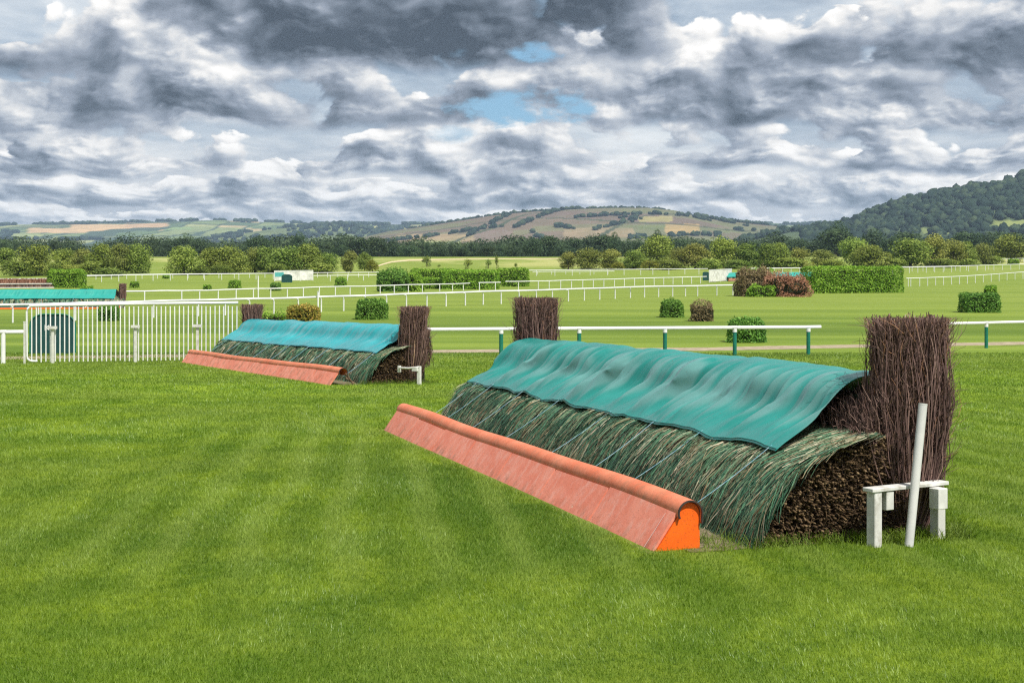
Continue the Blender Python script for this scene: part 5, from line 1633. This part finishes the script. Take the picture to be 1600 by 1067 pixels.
TL = [  # kind, x, base, top, width, label
 ('shrublight', 8, 417, 385, 46, 'pale willowy tree at the left edge'), ('mid', 56, 431, 378, 62, 'big round green tree above the left end of the birch jump'),
 ('shrub', 27, 432, 404, 46, None), ('mid', 100, 424, 386, 46, 'mid-green tree behind the short bright hedge'), ('olive', 130, 425, 388, 40, None),
 ('mid', 158, 426, 380, 52, 'full tree left of the meadow gap'), ('olive', 188, 427, 380, 46, None), ('mid', 216, 427, 377, 44, 'tall loose tree at the left side of the meadow gap'),
 ('light', 287, 430, 384, 60, 'round light tree at the right side of the meadow gap'), ('mid', 330, 428, 384, 46, None), ('mid', 362, 428, 381, 54, 'full tree above the small round bush'),
 ('olive', 398, 426, 386, 40, None), ('mid', 416, 426, 382, 46, None), ('light', 450, 427, 382, 64, 'wide light green tree above the pale left hoarding'),
 ('light', 480, 427, 380, 52, None), ('mid', 512, 426, 393, 42, None), ('olive', 548, 426, 391, 30, 'small olive tree near the sandy track'), ('mid', 570, 423, 394, 26, 'small dark-green tree beside the yellow shrub'),
 ('olive', 888, 421, 393, 32, 'left end tree of the right-hand row'), ('olive', 920, 421, 387, 50, None), ('olive', 955, 421, 389, 42, None), ('mid', 990, 421, 389, 42, None),
 ('light', 1027, 414, 367, 64, 'pale domed tree under the moorland hill'), ('olive', 1062, 420, 386, 36, None), ('olive', 1086, 420, 380, 52, 'olive tree right of the pale domed tree'),
 ('light', 1130, 419, 366, 48, 'tall pale tree above the right hoarding'), ('mid', 1168, 419, 379, 46, None), ('mid', 1198, 419, 378, 40, None), ('mid', 1214, 419, 376, 46, None), ('olive', 1250, 419, 386, 40, None),
 ('olive', 1284, 418, 390, 48, None), ('light', 1334, 416, 368, 54, 'light tree behind the long square hedge'), ('light', 1360, 419, 382, 62, 'bright rounded tree just over the long square hedge'),
 ('mid', 1422, 418, 370, 78, 'broad tree over the right end of the long square hedge'), ('olive', 1460, 417, 365, 44, None), ('olive', 1489, 416, 373, 42, None), ('light', 1511, 415, 377, 34, None),
 ('olive', 1536, 413, 379, 36, None), ('mid', 1577, 409, 365, 60, 'full tree above the topmost rail'), ('mid', 1620, 409, 368, 48, None),
]
for kd, x, yb, yt, w, lb in TL:
    tree(kd, x, yb, yt, w, lb or {'mid': 'mid-green leafy tree in the row along the far rails', 'light': 'light green leafy tree in the row along the far rails', 'olive': 'olive green tree in the row along the far rails', 'shrub': 'dark shrub below the big round green tree'}[kd], G1)
for x, yb, yt, w, kd, lb in ((112, 432, 411, 44, 'shrub', None), (140, 432, 406, 42, 'shrublight', 'pale flowering shrub behind the short bright hedge'), (168, 432, 417, 56, 'shrub', None), (85, 432, 408, 30, 'shrub', None),
                         (582, 426, 404, 18, 'yellow', 'yellow shrub beside the sandy track'), (993, 421, 396, 20, 'yellow', 'yellow shrub below the pale domed tree'), (1015, 422, 405, 28, 'yellow', 'low wide yellow-green shrub left of the right hoarding'),
                         (965, 422, 408, 20, 'yellow', 'small yellowish shrub among the olive trees'), (1045, 422, 403, 36, 'shrub', None), (1110, 421, 402, 40, 'shrub', None), (1150, 420, 404, 40, 'shrub', None), (1232, 419.5, 400, 44, 'shrub', None),
                         (1300, 419, 404, 40, 'shrub', None), (1395, 419, 402, 40, 'shrub', None), (1470, 418, 402, 50, 'shrub', None), (1510, 416, 402, 40, 'shrub', None), (1550, 413, 398, 30, 'shrub', None),
                         (312, 430, 415, 30, 'shrub', None), (345, 429, 412, 34, 'shrub', None), (432, 428, 410, 40, 'shrub', None), (500, 428, 410, 44, 'shrublight', 'pale shrub right of the left hoarding')):
    tree(kd, x, yb, yt, w, lb or 'dark green shrub at the foot of the far tree row', G3, 'shrub')
G4 = 'young trees in the far paddock'
for x, yb, yt, w, lb in ((667, 417, 399, 22, 'leaning young tree left of the middle hedge in the paddock'), (731, 421, 403, 19, 'bushy young tree above the middle hedge'), (763, 420, 404, 14, 'thin young tree, left of the last pair'), (776, 420, 398, 9, 'slimmest young tree near the end of the middle hedge'), (686, 418, 413, 8, 'tiny sapling in the paddock'), (806, 420, 410, 8, 'tiny sapling right of the middle hedge')):
    tree('sapling', x, yb, yt, w, lb, G4, name='young_tree')
DK = [(4, 374, 34), (25, 372, 12), (40, 379, 30), (87, 372, 30), (120, 380, 30), (165, 381, 34), (205, 381, 30), (235, 368, 28), (268, 369, 32), (291, 364, 46), (313, 368, 34), (345, 382, 34), (380, 381, 30), (405, 364, 38), (440, 380, 30), (468, 361, 32), (490, 372, 34), (507, 373, 28), (535, 382, 30),
      (560, 366, 52), (592, 364, 36), (614, 370, 32), (640, 381, 36), (668, 375, 12), (686, 381, 34), (706, 377, 14), (722, 383, 30), (738, 377, 24), (760, 382, 30), (778, 379, 26), (800, 380, 32), (832, 369, 36), (856, 362, 44), (880, 378, 34), (900, 368, 36), (932, 361, 52), (960, 362, 26), (976, 373, 38), (1000, 372, 30), (1027, 358, 30), (1044, 366, 30),
      (1060, 368, 34), (1098, 376, 36), (1150, 374, 36), (1180, 372, 30), (1212, 361, 60), (1245, 370, 36), (1270, 372, 40), (1310, 344, 44), (1306, 354, 66), (1340, 370, 40), (1365, 356, 62), (1398, 366, 40), (1420, 355, 58), (1448, 372, 36), (1490, 366, 40), (1517, 354, 54), (1545, 362, 40), (1565, 357, 40), (1600, 356, 56), (1640, 360, 50), (-30, 376, 40)]
DLAB = {1310: 'tallest dark tree, its crown standing clear of the back row', 405: 'dark tree standing above the left hoarding', 468: 'dark tree with a broad head right of the tree above the hoarding', 291: 'dark broad tree over the meadow gap', 25: 'narrow dark conifer at the left', 668: 'narrow dark pointed tree above the paddock',
        932: 'broad dark tree left of the pale domed tree', 1420: 'dark broad tree behind the olive trees at the right', 560: 'wide dark tree below the far farmland', 87: 'lone dark tree above the big round green tree'}
for i, (x, yt, w) in enumerate(DK):
    tree('dark', x, 0, yt, w, DLAB.get(x, 'dark green tree in the back row below the hills'), G2, Y=620 + (i * 37 % 60), sub=3 if w < 16 else i % 3)
# filler of the dark belt: one mass
def belt():
    n = 850
    x = R.uniform(-330, 420, n); y = R.uniform(690, 830, n)
    P = np.stack([x, y, gz(y)], 1)
    hh = R.uniform(7, 12, n) * (.70 + .65 * vnoise(x / 30, y / 30, 3, 3))
    P[:, 2] -= hh * .05
    blob = leafy_mass(P, hh * R.uniform(1.0, 1.6, n), hh)
    tag(blob, 'continuous dark tree belt behind the paddock reading as one mass', None, None, 'stuff')
def leafy_mass(P, w, h):
    N = len(P); per = 520
    d = R.normal(0, 1, (N, per, 3)); d /= np.linalg.norm(d, axis=2, keepdims=True)
    r = (1 - .4 * R.random((N, per, 1)) ** 2) * (1 + .05 * R.normal(0, 1, (N, per, 1)))
    q = d * r * np.stack([w / 2, w / 2, h * .5], 1)[:, None] + np.array([0, 0, 1.0]) * (h * .52)[:, None, None] + P[:, None]
    t = np.clip(np.repeat(R.normal(.45, .15, N), per) + R.normal(0, .2, N * per), 0, 1)
    v, f, tt = leaf_quads(q.reshape(-1, 3), d.reshape(-1, 3), np.repeat(w, per) * .036, t, .85, .7)
    return np_mesh('tree_belt', v, f, mats=[M['leaf_dark']], tint=tt)
belt()

# ------------------------------------------------------------------ turf blades
def blades():
    bands = [(5.2, 10.5, 7000, .0042, .029), (10.5, 14, 4400, .0050, .031), (14, 20, 2200, .0066, .034), (20, 30, 900, .0095, .042), (30, 46, 380, .0150, .045), (46, 53, 190, .0210, .048)]
    Vs, Ts = [], []
    for (y0, y1, den, wd, ht) in bands:
        hw1 = y1 * 800 / F + 2.6
        n = int((y1 - y0) * hw1 * 2 * den)
        y = R.uniform(y0, y1, n); x = R.uniform(-hw1, hw1, n)
        ok = np.abs(x) < y * 800 / F + 2.6
        x, y = x[ok], y[ok]
        worn = np.zeros(len(x))
        for fr in (J1, J2):
            dx, dy = x - fr['P'][0], y - fr['P'][1]
            s = dx * fr['u'][0] + dy * fr['u'][1]; t = dx * fr['v'][0] + dy * fr['v'][1]
            edge = (vnoise(s * 2, t * 0, 4, 3) - .5) * .10
            bad = (s > -.05 + edge * 2) & (s < fr['L'] + .1) & (t > -.005) & (t < 2.0 + edge)
            keepsome = R.random(len(x)) < np.where((t > .5) & (s < .3), .10, .04)
            w_ = np.clip(1 - (-t) / (.10 + edge), 0, 1) * (t < 0) * (t > -.2) * (s > -.1) * (s < fr['L'])
            worn = np.maximum(worn, w_)
            ok = ~bad | (keepsome & (t > .45))
            x, y, worn = x[ok], y[ok], worn[ok]
        n = len(x)
        z = gz(y)
        cl = vnoise(x * 1.7, y * 1.1, 44, 4)
        h = ht * R.uniform(.55, 1.25, n) * (.72 + .62 * cl) * (1 - .55 * worn)
        w = wd * R.uniform(.7, 1.3, n)
        az = R.uniform(0, 2 * np.pi, n)
        comb = vnoise(x * .7 + 3, y * .45, 45, 3) * 9
        lx = np.cos(az) * .75 + np.cos(comb) * .25; ly = np.sin(az) * .75 + np.sin(comb) * .25
        lean = h * R.uniform(.2, 1.0, n)
        fa = R.uniform(0, 2 * np.pi, n)
        bx, by = np.cos(fa) * w / 2, np.sin(fa) * w / 2
        tint = np.clip(R.normal(.50, .28, n) + (cl - .5) * .6, 0, 1)
        tint = np.where(R.random(n) < worn * .8, 1 + R.random(n), tint)
        tint = np.where(R.random(n) < .008, 1.3, tint)
        A = np.stack([x - bx, y - by, z], 1); B = np.stack([x + bx, y + by, z], 1)
        C = np.stack([x + lx * lean, y + ly * lean, z + h], 1)
        Vs.append(np.stack([A, B, C], 1).reshape(-1, 3)); Ts.append(np.repeat(tint, 3))
    V = np.concatenate(Vs); T = np.concatenate(Ts)
    f = np.arange(len(V)).reshape(-1, 3)
    tag(np_mesh('grass', V, tris=f, mats=[M['blade']], tint=T), 'short mown green grass of the near course', None, None, 'stuff')
    # longer tufts left unmown against the jump and the trestle
    rows = []
    for (fr, s0, s1, t0, t1, n) in ((J1, -.16, -.02, .85, 2.9, 900), (J1, -.3, 0, 1.75, 2.9, 500), (J1, -.2, .4, .46, .95, 160), (J2, -.2, 0, .7, 2.8, 500), (J1, 0, 1.2, 2.75, 3.05, 400)):
        s = R.uniform(s0, s1, n); t = R.uniform(t0, t1, n)
        a = W3(fr, s, t, 0)
        h = R.uniform(.04, .12, n)
        e = a + np.stack([R.normal(0, .04, n), R.normal(0, .04, n), h], 1)
        rows.append(sticks(a, e, .0036, .0008, 3, .15, 0, 3, np.clip(R.normal(.5, .25, n), 0, 1.2)))
    v, f, t = join_np(rows)
    tag(np_mesh('grass_tufts', v, f, mats=[M['blade']], tint=t), 'longer unmown grass at the feet of the jumps', None, None, 'stuff')
blades()

# ------------------------------------------------------------------ air
def haze():
    m_, k = material('haze')
    pv = k.n('ShaderNodeVolumePrincipled')
    pv.inputs['Color'].default_value = (0.55, 0.75, 1.0, 1)
    pv.inputs['Density'].default_value = 7.5e-5
    pv.inputs['Anisotropy'].default_value = 0.1
    out = k.n('ShaderNodeOutputMaterial')
    k.t.links.new(pv.outputs[0], out.inputs['Volume'])
    mb = MB()
    x, y0, y1, z0, z1 = 9000, -700, 12500, -60, 345
    p = [(i * x, y1 if j > 0 else y0, z1 if l > 0 else z0) for l in (-1, 1) for j in (-1, 1) for i in (-1, 1)]
    mb.add(p, [(0, 2, 3, 1), (4, 5, 7, 6), (0, 1, 5, 4), (2, 6, 7, 3), (0, 4, 6, 2), (1, 3, 7, 5)])
    o = mb.build('haze', m_)
    tag(o, 'thin blue air over the valley', None, None, 'stuff')
haze()
